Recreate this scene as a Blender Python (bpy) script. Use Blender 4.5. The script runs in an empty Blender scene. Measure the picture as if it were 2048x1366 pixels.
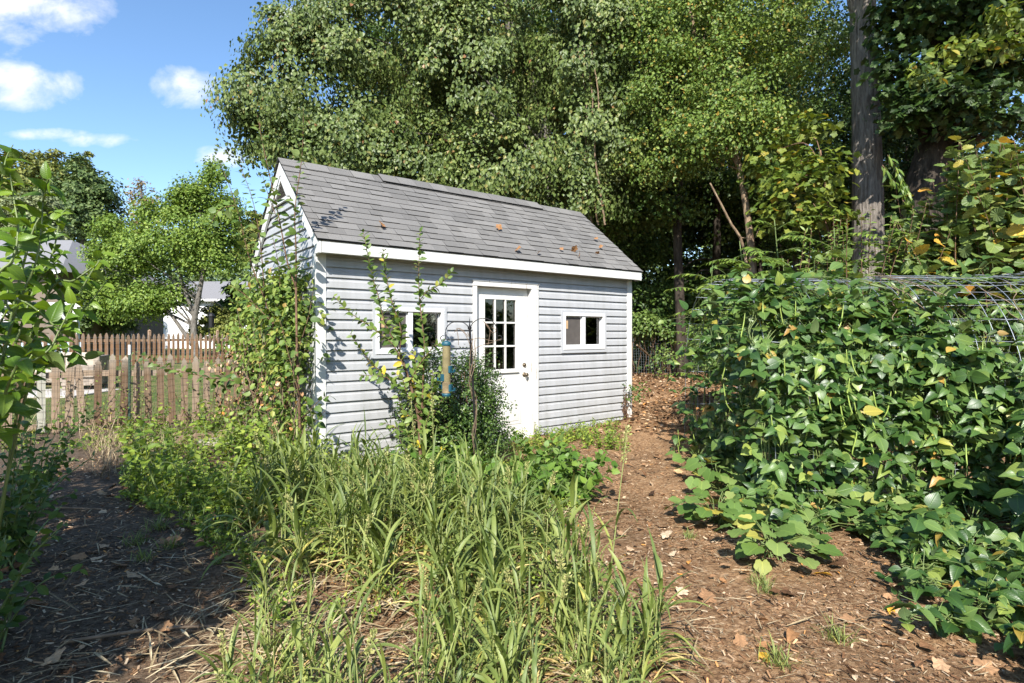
import bpy, math
import numpy as np
from mathutils import Vector
R = np.random.default_rng(11)
sc = bpy.context.scene
COL = sc.collection
F, CH, HV = 1138.0, 1.44, 667.0
A3 = lambda *a: np.array(a, float)
rad = math.radians

def P(u, v, y):                       # photo pixel -> point at real depth y
    return A3((u - 1024) / F * y, y, CH + (HV - v) / F * y)

def sst(x):
    x = np.clip(x, 0, 1)
    return x * x * (3 - 2 * x)

def nrm(a):
    a = np.asarray(a, float)
    return a / np.maximum(np.linalg.norm(a, axis=-1, keepdims=True), 1e-9)

def vnoise(x, y, seed=0):             # smooth value noise in 2D
    xi, yi = np.floor(x).astype(np.int64), np.floor(y).astype(np.int64)
    fx, fy = x - xi, y - yi
    fx, fy = fx * fx * (3 - 2 * fx), fy * fy * (3 - 2 * fy)
    def h(a, b):
        n = (a * 374761393 + b * 668265263 + seed * 974634777) & 0xFFFFFFFF
        n = ((n ^ (n >> 13)) * 1274126177) & 0xFFFFFFFF
        return ((n ^ (n >> 16)) & 0xFFFF) / 65535.0
    return (h(xi, yi) * (1 - fx) + h(xi + 1, yi) * fx) * (1 - fy) + (h(xi, yi + 1) * (1 - fx) + h(xi + 1, yi + 1) * fx) * fy

def gh(x, y):                         # ground height
    x, y = np.asarray(x, float), np.asarray(y, float)
    h = .32 * sst((y - 9.0) / 7) * sst((x + .5) / 2.5) + .17 * sst((y - 10) / 9) * sst((-x) / 3)
    h = h + .10 * sst((y - 7.4) / 2.6) * sst((x - .2) / 2.0) * (1 - sst((y - 12) / 4))
    near = 1 - sst((y - 14) / 8)
    h = h + near * (.05 * (vnoise(x * 1.3, y * 1.3, 1) - .5) + .022 * (vnoise(x * 4.5, y * 4.5, 2) - .5) + .012 * (vnoise(x * 13, y * 13, 3) - .5))
    h = h + .3 * (vnoise(x * .11, y * .11, 5) - .3) * sst((y - 26) / 25)
    return h

# ---------------------------------------------------------------- objects
def thing(name, label, cat, loc=(0, 0, 0), rz=0, group=None):
    o = bpy.data.objects.new(name, None); COL.objects.link(o)
    o.empty_display_size = .1
    o.location = loc; o.rotation_euler = (0, 0, rz)
    tag(o, label, cat, group)
    return o

def tag(o, label, cat, group=None, kind=None):
    o['label'] = label
    if cat: o['category'] = cat
    if group: o['group'] = group
    if kind: o['kind'] = kind
    return o

def dup(root, loc, rz=0, s=1, label=None, group=None):
    r = root.copy(); COL.objects.link(r)
    r.location = loc; r.rotation_euler = (root.rotation_euler.x, root.rotation_euler.y, rz); r.scale = (s, s, s)
    if label: r['label'] = label
    if group: r['group'] = group
    for ch in list(root.children):
        c = ch.copy(); COL.objects.link(c); c.parent = r
        for g in list(ch.children):
            d = g.copy(); COL.objects.link(d); d.parent = c
    return r

class MB:
    def __init__(s):
        s.V, s.L, s.T, s.U, s.M, s.n = [], [], [], [], [], 0
    def add(s, V, loops, tot, uv=None, m=0):
        V = np.asarray(V, float).reshape(-1, 3); loops = np.asarray(loops, np.int64).ravel()
        tot = np.asarray(tot, np.int64).ravel()
        s.V.append(V); s.L.append(loops + s.n); s.T.append(tot)
        s.U.append(np.zeros((len(loops), 2)) if uv is None else np.asarray(uv, float).reshape(-1, 2))
        s.M.append(np.full(len(tot), m) if np.isscalar(m) else np.asarray(m)); s.n += len(V)
        return s
    def poly(s, V, faces, m=0):
        return s.add(V, [i for f in faces for i in f], [len(f) for f in faces], None, m)
    def box(s, x0, x1, y0, y1, z0, z1, m=0):
        V = [(x, y, z) for z in (z0, z1) for y in (y0, y1) for x in (x0, x1)]
        return s.poly(V, [(0, 2, 3, 1), (4, 5, 7, 6), (0, 1, 5, 4), (2, 6, 7, 3), (0, 4, 6, 2), (1, 3, 7, 5)], m)
    def obox(s, c, ax, ay, az, m=0):     # centre and three half vectors
        c, ax, ay, az = map(lambda q: np.asarray(q, float), (c, ax, ay, az))
        V = [c + i * ax + j * ay + k * az for k in (-1, 1) for j in (-1, 1) for i in (-1, 1)]
        return s.poly(V, [(0, 2, 3, 1), (4, 5, 7, 6), (0, 1, 5, 4), (2, 6, 7, 3), (0, 4, 6, 2), (1, 3, 7, 5)], m)
    def prism(s, poly, y0, y1, axis=1, m=0):     # 2D outline extruded along an axis
        n = len(poly)
        def pt(p, t):
            return {0: (t, p[0], p[1]), 1: (p[0], t, p[1]), 2: (p[0], p[1], t)}[axis]
        V = [pt(p, y0) for p in poly] + [pt(p, y1) for p in poly]
        return s.poly(V, [tuple(range(n))[::-1], tuple(range(n, 2 * n))] + [(i, (i + 1) % n, n + (i + 1) % n, n + i) for i in range(n)], m)
    def tube(s, pts, r, k=6, m=0, cap=True):
        pts = np.asarray(pts, float); n = len(pts)
        r = np.broadcast_to(np.asarray(r, float), (n,)) if np.ndim(r) < 1 or len(np.atleast_1d(r)) == n else np.linspace(r[0], r[1], n)
        t = nrm(np.gradient(pts, axis=0))
        ref = A3(0, 0, 1) if abs(t[0][2]) < .9 else A3(1, 0, 0)
        a = nrm(np.cross(t[0], ref)); X = []
        for i in range(n):
            a = nrm(a - t[i] * np.dot(a, t[i])); X.append(a)
        X = np.array(X); Y = np.cross(t, X)
        th = np.arange(k) * 2 * math.pi / k
        V = pts[:, None] + r[:, None, None] * (np.cos(th)[None, :, None] * X[:, None] + np.sin(th)[None, :, None] * Y[:, None])
        i = np.arange(n - 1)[:, None] * k; j = np.arange(k)[None]; j2 = (j + 1) % k
        q = np.stack([i + j, i + j2, i + k + j2, i + k + j], -1).reshape(-1, 4)
        L = q.ravel(); T = np.full(len(q), 4)
        if cap:
            L = np.concatenate([L, np.arange(k)[::-1], (n - 1) * k + np.arange(k)]); T = np.concatenate([T, [k, k]])
        return s.add(V.reshape(-1, 3), L, T, None, m)
    def lathe(s, c, prof, k=20, m=0):
        th = np.arange(k) * 2 * math.pi / k; n = len(prof)
        V = [(c[0] + r * math.cos(a), c[1] + r * math.sin(a), c[2] + z) for r, z in prof for a in th]
        f = [(i * k + j, i * k + (j + 1) % k, (i + 1) * k + (j + 1) % k, (i + 1) * k + j) for i in range(n - 1) for j in range(k)]
        return s.poly(V, f + [tuple(range(k))[::-1], tuple(range((n - 1) * k, n * k))], m)
    def leaves(s, T, pos, yd, zn, size, m=0):
        V, fc, uv = T
        pos = np.asarray(pos, float); N = len(pos)
        if N == 0: return s
        yd = nrm(np.broadcast_to(yd, pos.shape)); x = nrm(np.cross(yd, np.broadcast_to(zn, pos.shape))); z = np.cross(x, yd)
        size = np.broadcast_to(np.asarray(size, float), (N,))
        W = pos[:, None] + size[:, None, None] * (V[None, :, 0:1] * x[:, None] + V[None, :, 1:2] * yd[:, None] + V[None, :, 2:3] * z[:, None])
        fl = np.array([i for f in fc for i in f]); ft = np.array([len(f) for f in fc])
        L = (fl[None] + np.arange(N)[:, None] * len(V)).ravel()
        return s.add(W.reshape(-1, 3), L, np.tile(ft, N), np.tile(uv[fl], (N, 1)), m)
    def build(s, name, mats, parent=None, org=(0, 0, 0), smooth=False, bev=0, loc=None):
        V = np.concatenate(s.V) - np.asarray(org, float); L = np.concatenate(s.L); T = np.concatenate(s.T)
        U = np.concatenate(s.U); M = np.concatenate(s.M)
        me = bpy.data.meshes.new(name)
        me.vertices.add(len(V)); me.vertices.foreach_set('co', V.astype(np.float32).ravel())
        me.loops.add(len(L)); me.loops.foreach_set('vertex_index', L.astype(np.int32))
        me.polygons.add(len(T)); me.polygons.foreach_set('loop_start', (np.cumsum(T) - T).astype(np.int32))
        me.polygons.foreach_set('material_index', M.astype(np.int32))
        me.polygons.foreach_set('use_smooth', np.full(len(T), smooth))
        if U.any():
            me.uv_layers.new(name='uv').data.foreach_set('uv', U.astype(np.float32).ravel())
        me.update(calc_edges=True)
        for mm in (mats if isinstance(mats, (list, tuple)) else [mats]): me.materials.append(mm)
        o = bpy.data.objects.new(name, me); COL.objects.link(o)
        if parent is not None: o.parent = parent
        else: o.location = org if loc is None else loc
        if bev:
            b = o.modifiers.new('bevel', 'BEVEL'); b.width = bev; b.segments = 2; b.limit_method = 'ANGLE'
        return o

# ---------------------------------------------------------------- leaf shapes (base at origin, tip towards +y, up +z)
def strip_leaf(ts, ws, fold=.25, curl=.12, wave=0):
    V, uv, rows = [], [], []
    for i, (t, w) in enumerate(zip(ts, ws)):
        zc = -curl * (t ** 2) * 1.2 + curl * .3 * t
        if w == 0:
            rows.append([len(V)]); V.append((0, t, zc)); uv.append((.5, t))
        else:
            wv = wave * (1 if i % 2 else -1)
            rows.append([len(V), len(V) + 1, len(V) + 2])
            V += [(-w, t, zc + fold * w + wv), (0, t, zc), (w, t, zc + fold * w - wv)]; uv += [(.5 - w, t), (.5, t), (.5 + w, t)]
    f = []
    for a, b in zip(rows[:-1], rows[1:]):
        if len(a) == 1: f += [(a[0], b[1], b[0]), (a[0], b[2], b[1])]
        elif len(b) == 1: f += [(a[0], a[1], b[0]), (a[1], a[2], b[0])]
        else: f += [(a[0], a[1], b[1], b[0]), (a[1], a[2], b[2], b[1])]
    return np.array(V, float), f, np.array(uv, float)

def lobe_leaf(n, rfun, curl=.15, fold=.1):
    V, uv = [(0, .42, .03)], [(.5, .42)]
    for i in range(n):
        a = -math.pi / 2 + 2 * math.pi * i / n
        r = rfun(i / n); x, y = r * math.cos(a), .42 + r * math.sin(a)
        if i == 0: x, y = 0, .14
        V.append((x, y, abs(x) * fold - curl * (y - .2) ** 2 + .02 * (-1) ** i)); uv.append((.5 + x, y))
    f = [(0, 1 + i, 1 + (i + 1) % n) for i in range(n)]
    return np.array(V, float), f, np.array(uv, float)

T_RH = (np.array([(0, 0, 0), (.3, .45, .09), (0, 1, -.06), (-.3, .45, .09)], float), [(0, 1, 2), (0, 2, 3)], np.array([(.5, 0), (.8, .45), (.5, 1), (.2, .45)], float))
T_RHW = (np.array([(0, 0, 0), (.42, .45, .1), (0, 1, -.1), (-.42, .45, .1)], float), [(0, 1, 2), (0, 2, 3)], np.array([(.5, 0), (.9, .45), (.5, 1), (.1, .45)], float))
T_HEX = strip_leaf([0, .3, .7, 1], [0, .3, .26, 0], .25, .18)
T_OV = strip_leaf([0, .12, .38, .68, .9, 1], [0, .17, .29, .25, .1, 0], .3, .2)
T_OVB = strip_leaf([0, .1, .3, .55, .8, 1], [0, .2, .27, .24, .13, 0], .35, .35, .012)
T_LAN = strip_leaf([0, .15, .45, .75, 1], [0, .1, .145, .1, 0], .3, .22)
T_BEAN = strip_leaf([0, .05, .2, .42, .65, .85, 1], [0, .17, .345, .39, .29, .14, 0], .14, .2)
T_HEART = lobe_leaf(12, lambda t: .5 * (1 + .16 * math.cos(2 * math.pi * (t - .5)) - .1 * math.cos(4 * math.pi * t)), .2)
T_LOBE = lobe_leaf(22, lambda t: .46 * (1 + .2 * math.cos(2 * math.pi * (t - .5)) + .17 * math.cos(10 * math.pi * (t - .5)) + .05 * (-1) ** int(t * 22)), .22, .12)
T_MUL = lobe_leaf(26, lambda t: .5 * (1 + .13 * math.cos(2 * math.pi * (t - .5)) + .08 * math.cos(6 * math.pi * (t - .5)) + .035 * (-1) ** int(t * 26)), .25, .16)
T_SQ = lobe_leaf(24, lambda t: .5 * (1 + .05 * math.cos(2 * math.pi * (t - .5)) + .09 * math.cos(10 * math.pi * (t - .5))), .12, .2)

def spline(pts, n=24):
    p = np.asarray(pts, float)
    if len(p) == 2: return p[0] + (p[1] - p[0]) * np.linspace(0, 1, n)[:, None]
    q = np.vstack([2 * p[0] - p[1], p, 2 * p[-1] - p[-2]])
    t = np.linspace(0, len(p) - 1 - 1e-6, n); i = t.astype(int); f = (t - i)[:, None]
    a, b, c, d = q[i], q[i + 1], q[i + 2], q[i + 3]
    return .5 * (2 * b + (c - a) * f + (2 * a - 5 * b + 4 * c - d) * f ** 2 + (3 * b - a - 3 * c + d) * f ** 3)

def wob(p0, p1, n=10, amp=.1, sag=0):
    t = np.linspace(0, 1, n)[:, None]
    p = np.asarray(p0, float) + (np.asarray(p1, float) - p0) * t
    j = R.normal(0, amp, (n, 3)); j = (j + np.roll(j, 1, 0)) * .7; j[0] = 0; j[-1] = 0
    return p + j * np.sin(t * math.pi) + A3(0, 0, -1) * sag * 4 * t * (1 - t)

def along(pts, gap, start=0.0):
    seg = np.linalg.norm(np.diff(pts, axis=0), axis=1); s = np.concatenate([[0], np.cumsum(seg)])
    ss = np.arange(start * s[-1], s[-1], gap)
    if len(ss) == 0: ss = np.array([s[-1]])
    q = np.stack([np.interp(ss, s, pts[:, k]) for k in range(3)], 1)
    t = nrm(np.gradient(pts, axis=0)); tt = nrm(np.stack([np.interp(ss, s, t[:, k]) for k in range(3)], 1))
    return q, tt, ss / s[-1]

def twig(ms, ml, pts, r0, r1, T, gap, ls, ang=58, droop=.25, start=.12, k=5, taper=.45, up=.8, n=24, per=1, stalk=.0):
    pts = spline(pts, n)
    ms.tube(pts, [r0, r1], k)
    q, t, f = along(pts, gap, start)
    q = np.repeat(q, per, 0); t = np.repeat(t, per, 0); f = np.repeat(f, per)
    N = len(q); ph = np.arange(N) * 2.39996 + R.uniform(0, 6.3) + R.normal(0, .3, N)
    a = nrm(np.cross(t, np.broadcast_to(A3(.13, .21, .97), t.shape))); b = np.cross(t, a)
    per_ = np.cos(ph)[:, None] * a + np.sin(ph)[:, None] * b
    an = np.radians(ang + R.normal(0, 12, N))[:, None]
    d = np.cos(an) * t + np.sin(an) * per_ + A3(0, 0, -1) * droop + R.normal(0, .12, (N, 3))
    zn = A3(0, 0, 1) * up * .75 + per_ * .3 + t * .3 + A3(.1, -.42, 0) + R.normal(0, .38, (N, 3))
    sz = ls * (1 - taper * f ** 2) * R.uniform(.72, 1.15, N)
    ml.leaves(T, q + nrm(d) * stalk * sz[:, None], d, zn, sz)

def frond(ms, ml, p, d, L, n, ls, T=None, sag=.35, r=.004):
    d = nrm(d); t = np.linspace(0, 1, 9)[:, None]
    pts = p + d * L * t + A3(0, 0, -1) * sag * L * t ** 2
    ms.tube(pts, [r, r * .4], 4)
    q, tt, f = along(pts, L * .8 / n, .18)
    side = nrm(np.cross(tt, np.broadcast_to(A3(0, 0, 1), tt.shape))); upv = np.cross(side, tt)
    sz = ls * np.sin(np.clip(.25 + f * .75, 0, 1) * math.pi * .86) ** .5
    for sg in (-1, 1):
        N = len(q)
        ml.leaves(T or T_LAN, q, side * sg + tt * .45 + A3(0, 0, -.22) + R.normal(0, .1, (N, 3)), upv + R.normal(0, .2, (N, 3)), sz * R.uniform(.85, 1.1, N))
    ml.leaves(T or T_LAN, pts[-1:], tt[-1:], upv[-1:], ls)

def blades(mb, base, az, L, w, lean, curl, S=9, fold=.35, m=0, twist=0.0):
    base = np.asarray(base, float); N = len(base)
    s = np.linspace(0, 1, S)[None]
    th = np.asarray(lean)[:, None] + np.asarray(curl)[:, None] * s ** 1.4
    th = np.clip(th, -.3, 2.9)
    ds = np.asarray(L)[:, None] / (S - 1)
    hx = np.cumsum(np.sin(th) * ds, 1) - np.sin(th[:, :1]) * ds; hz = np.cumsum(np.cos(th) * ds, 1) - np.cos(th[:, :1]) * ds
    az = np.asarray(az)[:, None]
    c = np.stack([base[:, 0:1] + hx * np.cos(az), base[:, 1:2] + hx * np.sin(az), base[:, 2:3] + hz], -1)
    sd = np.stack([-np.sin(az), np.cos(az), 0 * az], -1)
    nv = np.stack([-np.cos(th) * np.cos(az), -np.cos(th) * np.sin(az), np.sin(th)], -1)
    tw = (np.asarray(twist) * np.ones(N))[:, None] * s
    sdv = sd * np.cos(tw)[..., None] + nv * np.sin(tw)[..., None]
    prof = np.minimum(1, .45 + 2.2 * s) * np.clip((1 - s) * 2.1, 0.02, 1) ** .8
    W = (np.asarray(w)[:, None] * .5 * prof)[..., None]
    l, r_ = c - sdv * W + nv * W * fold, c + sdv * W + nv * W * fold
    V = np.stack([l, c, r_], 2).reshape(-1, 3)
    i = np.arange(S - 1)[:, None] * 3; q = np.concatenate([i + np.array([[0, 1, 4, 3]]), i + np.array([[1, 2, 5, 4]])])
    u = np.stack([np.broadcast_to(np.array([0, .5, 1.]), (S, 3)), np.broadcast_to(np.linspace(0, 1, S)[:, None], (S, 3))], -1).reshape(-1, 2)
    Lp = (q.ravel()[None] + np.arange(N)[:, None] * S * 3).ravel()
    mb.add(V, Lp, np.full(len(q) * N, 4), np.tile(u[q.ravel()], (N, 1)), m)
# ---------------------------------------------------------------- materials
def new_mat(name):
    m = bpy.data.materials.new(name); m.use_nodes = True
    nt = m.node_tree; nt.nodes.clear()
    out = nt.nodes.new('ShaderNodeOutputMaterial')
    return m, nt, out

def nd(nt, typ, ins=None, **props):
    n = nt.nodes.new('ShaderNode' + typ)
    for k, v in props.items(): setattr(n, k, v)
    for k, v in (ins or {}).items():
        s = n.inputs[k]
        if isinstance(v, bpy.types.NodeSocket): nt.links.new(v, s)
        else: s.default_value = v
    return n

def c4(c): return (c[0], c[1], c[2], 1)

def ramp(nt, fac, stops, interp='LINEAR'):
    n = nd(nt, 'ValToRGB', {0: fac}); r = n.color_ramp; r.interpolation = interp
    while len(r.elements) < len(stops): r.elements.new(.5)
    for e, (p, c) in zip(r.elements, stops):
        e.position = p; e.color = c4(c) if len(c) == 3 else c
    return n.outputs[0]

def mixc(nt, f, a, b, mode='MIX'):
    n = nd(nt, 'Mix', data_type='RGBA', blend_type=mode)
    for i, v in ((0, f), (6, a), (7, b)):
        if isinstance(v, bpy.types.NodeSocket): nt.links.new(v, n.inputs[i])
        else: n.inputs[i].default_value = v if i == 0 else c4(v)
    return n.outputs[2]

def mth(nt, op, a, b=None, clamp=False):
    n = nd(nt, 'Math', operation=op, use_clamp=clamp)
    for i, v in ((0, a), (1, b)):
        if v is None: continue
        if isinstance(v, bpy.types.NodeSocket): nt.links.new(v, n.inputs[i])
        else: n.inputs[i].default_value = v
    return n.outputs[0]

def noise(nt, scale, detail=4, rough=.55, vec=None, stretch=None, dist=0):
    if vec is None: vec = nd(nt, 'TexCoord').outputs['Object']
    if stretch: vec = nd(nt, 'Mapping', {0: vec, 3: stretch}).outputs[0]
    return nd(nt, 'TexNoise', {'Vector': vec, 'Scale': scale, 'Detail': detail, 'Roughness': rough, 'Distortion': dist}).outputs['Fac']

def finish(nt, out, col, rough=.6, bump=None, bstr=.3, bdist=.01, spec=.5, metal=0, **kw):
    ins = {'Base Color': col if isinstance(col, bpy.types.NodeSocket) else c4(col), 'Roughness': rough, 'Specular IOR Level': spec, 'Metallic': metal}
    ins.update(kw)
    p = nd(nt, 'BsdfPrincipled', ins)
    if bump is not None:
        nt.links.new(nd(nt, 'Bump', {'Strength': bstr, 'Distance': bdist, 'Height': bump}).outputs[0], p.inputs['Normal'])
    nt.links.new(p.outputs[0], out.inputs[0])
    return p

LEAFB = 1.3
def leaf_mat(name, stops, rough=.5, trans=.32, vein=0, spec=.35, tint=(1.25, 1.15, .55), back=.22):
    m, nt, out = new_mat(name)
    g = nd(nt, 'NewGeometry')
    stops = [(p, tuple(min(.6, q * LEAFB * k) for q, k in zip(c, (1.0, 1.0, .82)))) for p, c in stops]
    col = ramp(nt, g.outputs['Random Per Island'], stops)
    # slow variation of leaf tone from branch to branch
    nz = noise(nt, 1.1, 3, .6, nd(nt, 'NewGeometry').outputs['Position'])
    col = mixc(nt, 1, col, ramp(nt, nz, [(.3, (.72, .78, .66)), (.7, (1.2, 1.14, 1.08))]), 'MULTIPLY')
    bump = None
    if vein:
        uv = nd(nt, 'UVMap').outputs[0]
        sx = nd(nt, 'SeparateXYZ', {0: uv})
        ax = mth(nt, 'ABSOLUTE', mth(nt, 'SUBTRACT', sx.outputs[0], .5))
        mid = ramp(nt, ax, [(0, (1, 1, 1)), (.018, (.8, .8, .8)), (.035, (0, 0, 0))])
        sv = mth(nt, 'FRACT', mth(nt, 'MULTIPLY', mth(nt, 'SUBTRACT', sx.outputs[1], mth(nt, 'MULTIPLY', ax, .8)), 9))
        side = ramp(nt, sv, [(0, (.7, .7, .7)), (.1, (0, 0, 0)), (.9, (0, 0, 0)), (1, (.7, .7, .7))])
        vv = mixc(nt, 1, mid, side, 'ADD')
        col = mixc(nt, mth(nt, 'MULTIPLY', vv, vein), col, mixc(nt, 1, col, (1.7, 1.6, 1.3), 'MULTIPLY'))
        bump = vv
    pale = mixc(nt, back, mixc(nt, 1, col, (1.25, 1.2, 1.2), 'MULTIPLY'), (.22, .26, .17))
    col2 = mixc(nt, g.outputs['Backfacing'], col, pale)
    p = nd(nt, 'BsdfPrincipled', {'Base Color': col2, 'Roughness': rough, 'Specular IOR Level': spec})
    if bump is not None:
        nt.links.new(nd(nt, 'Bump', {'Strength': .25, 'Distance': .004, 'Height': bump}).outputs[0], p.inputs['Normal'])
    tr = nd(nt, 'BsdfTranslucent', {'Color': mixc(nt, 1, col, tint, 'MULTIPLY')})
    mx = nd(nt, 'MixShader', {0: trans * .82, 1: p.outputs[0], 2: tr.outputs[0]})
    nt.links.new(mx.outputs[0], out.inputs[0])
    return m

def bark_mat(name, a, b, scale=14, stretch=(1, 1, .18), bstr=.7, patch=None, rough=.85):
    m, nt, out = new_mat(name)
    n1 = noise(nt, scale, 8, .65, None, stretch); n2 = noise(nt, 2.2, 4)
    col = mixc(nt, ramp(nt, n1, [(.36, (0, 0, 0)), (.66, (1, 1, 1))]), a, b)
    col = mixc(nt, 1, col, ramp(nt, n2, [(.3, (.72, .7, .68)), (.7, (1.2, 1.2, 1.18))]), 'MULTIPLY')
    if patch:
        n3 = noise(nt, 5, 5, .6)
        col = mixc(nt, ramp(nt, n3, [(.6, (0, 0, 0)), (.7, (1, 1, 1))]), col, patch)
    finish(nt, out, col, rough, n1, bstr, .06, .2)
    return m

def paint_mat(name, col, rough=.5, dirt=(.3, .28, .22), amt=.3, scale=3, chips=None, stretch=(1, 1, .3), spec=.4, mud=0):
    m, nt, out = new_mat(name)
    n1 = noise(nt, scale, 6, .65, None, stretch); n2 = noise(nt, 40, 4)
    f = mth(nt, 'MULTIPLY', ramp(nt, n1, [(.45, (0, 0, 0)), (.8, (1, 1, 1))]), amt)
    c = mixc(nt, f, col, dirt)
    if chips:
        n3 = noise(nt, 9, 8, .7, None, (1.6, 1.6, .16))
        c = mixc(nt, ramp(nt, n3, [(.6, (0, 0, 0)), (.64, (1, 1, 1))]), c, chips)
    if mud:
        z = nd(nt, 'SeparateXYZ', {0: nd(nt, 'TexCoord').outputs['Object']}).outputs[2]
        fm = mth(nt, 'MULTIPLY', ramp(nt, z, [(.02, (1, 1, 1)), (.5, (0, 0, 0))]), ramp(nt, noise(nt, 7, 6, .7), [(.35, (0, 0, 0)), (.75, (1, 1, 1))]))
        c = mixc(nt, mth(nt, 'MULTIPLY', fm, mud), c, (.3, .23, .17))
    finish(nt, out, c, rough, n2, .06, .002, spec)
    return m

def wood_mat(name, dark, light, gray, graymix=.45, weather=.7):
    m, nt, out = new_mat(name)
    v = nd(nt, 'TexCoord').outputs['Object']
    g = noise(nt, 16, 6, .6, v, (1, 1, .06), 1.2); n2 = noise(nt, 1.7, 4, .6, v)
    col = mixc(nt, ramp(nt, g, [(.3, (0, 0, 0)), (.7, (1, 1, 1))]), dark, light)
    oi = nd(nt, 'ObjectInfo').outputs['Random']
    gi = nd(nt, 'NewGeometry').outputs['Random Per Island']
    rn = mth(nt, 'FRACT', mth(nt, 'ADD', oi, gi))
    col = mixc(nt, 1, col, ramp(nt, rn, [(0, (.62, .62, .64)), (.5, (1, 1, 1)), (1, (1.3, 1.22, 1.15))]), 'MULTIPLY')
    f = mth(nt, 'MULTIPLY', ramp(nt, mth(nt, 'ADD', mth(nt, 'MULTIPLY', n2, .7), mth(nt, 'MULTIPLY', rn, .4)), [(.35, (0, 0, 0)), (.75, (1, 1, 1))]), graymix)
    col = mixc(nt, f, col, gray)
    zz = nd(nt, 'SeparateXYZ', {0: v}).outputs[2]
    top = ramp(nt, mth(nt, 'ADD', zz, mth(nt, 'MULTIPLY', mth(nt, 'SUBTRACT', n2, .5), .5)), [(.72, (0, 0, 0)), (1.0, (1, 1, 1))])
    col = mixc(nt, mth(nt, 'MULTIPLY', top, weather), col, gray)
    finish(nt, out, col, .85, g, .5, .006, .2)
    return m

def plain_mat(name, col, rough=.5, metal=0, var=.15, spec=.5, **kw):
    m, nt, out = new_mat(name)
    n1 = noise(nt, 12, 4)
    c = mixc(nt, 1, col, ramp(nt, n1, [(.3, (1 - var,) * 3), (.7, (1 + var,) * 3)]), 'MULTIPLY')
    finish(nt, out, c, rough, n1, .05, .003, spec, metal, **kw)
    return m

def stuff_mat(name, stops, rough=.8, trans=0, spec=.2):
    m, nt, out = new_mat(name)
    g = nd(nt, 'NewGeometry').outputs['Random Per Island']
    col = ramp(nt, g, stops)
    n1 = noise(nt, 60, 3, .6, nd(nt, 'NewGeometry').outputs['Position'])
    col = mixc(nt, 1, col, ramp(nt, n1, [(.3, (.7, .7, .7)), (.7, (1.2, 1.2, 1.2))]), 'MULTIPLY')
    p = finish(nt, out, col, rough, None, spec=spec)
    if trans:
        tr = nd(nt, 'BsdfTranslucent', {'Color': col})
        mx = nd(nt, 'MixShader', {0: trans, 1: p.outputs[0], 2: tr.outputs[0]})
        nt.links.new(mx.outputs[0], out.inputs[0])
    return m

def siding_mat():
    m, nt, out = new_mat('vinyl siding')
    v = nd(nt, 'TexCoord').outputs['Object']
    n1 = noise(nt, 3.2, 6, .65, v, (1, 1, .35)); n2 = noise(nt, 30, 4, .5, v, (.05, .05, 1.4))
    col = mixc(nt, ramp(nt, n1, [(.35, (0, 0, 0)), (.8, (1, 1, 1))]), (.425, .431, .443), (.37, .375, .385))
    st = noise(nt, 9, 5, .6, v, (1, 1, .07))
    col = mixc(nt, 1, col, ramp(nt, st, [(.3, (.88, .88, .86)), (.6, (1.03, 1.03, 1.03))]), 'MULTIPLY')
    z = nd(nt, 'SeparateXYZ', {0: v}).outputs[2]
    mud = mth(nt, 'MULTIPLY', ramp(nt, z, [(.0, (1, 1, 1)), (.55, (0, 0, 0))]), ramp(nt, noise(nt, 5, 6, .7, v), [(.4, (0, 0, 0)), (.75, (1, 1, 1))]))
    col = mixc(nt, mth(nt, 'MULTIPLY', mud, .45), col, (.24, .21, .17))
    wv = noise(nt, 1.6, 2, .5, v, (1, 1, 5))
    finish(nt, out, col, .5, mth(nt, 'ADD', n2, mth(nt, 'MULTIPLY', wv, 6)), .12, .006, .3)
    return m

def shingle_mat():
    m, nt, out = new_mat('asphalt shingle')
    g = nd(nt, 'NewGeometry').outputs['Random Per Island']
    v = nd(nt, 'TexCoord').outputs['Object']
    col = ramp(nt, g, [(0, (.15, .145, .138)), (.5, (.175, .169, .16)), (1, (.2, .193, .183))])
    gr = noise(nt, 260, 2, .7, v); big = noise(nt, 1.3, 5, .6, v)
    col = mixc(nt, 1, col, ramp(nt, gr, [(.3, (.6, .6, .6)), (.7, (1.4, 1.4, 1.4))]), 'MULTIPLY')
    col = mixc(nt, 1, col, ramp(nt, big, [(.3, (.9, .9, .91)), (.7, (1.08, 1.07, 1.06))]), 'MULTIPLY')
    finish(nt, out, col, .92, gr, .5, .004, .15)
    return m

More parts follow.
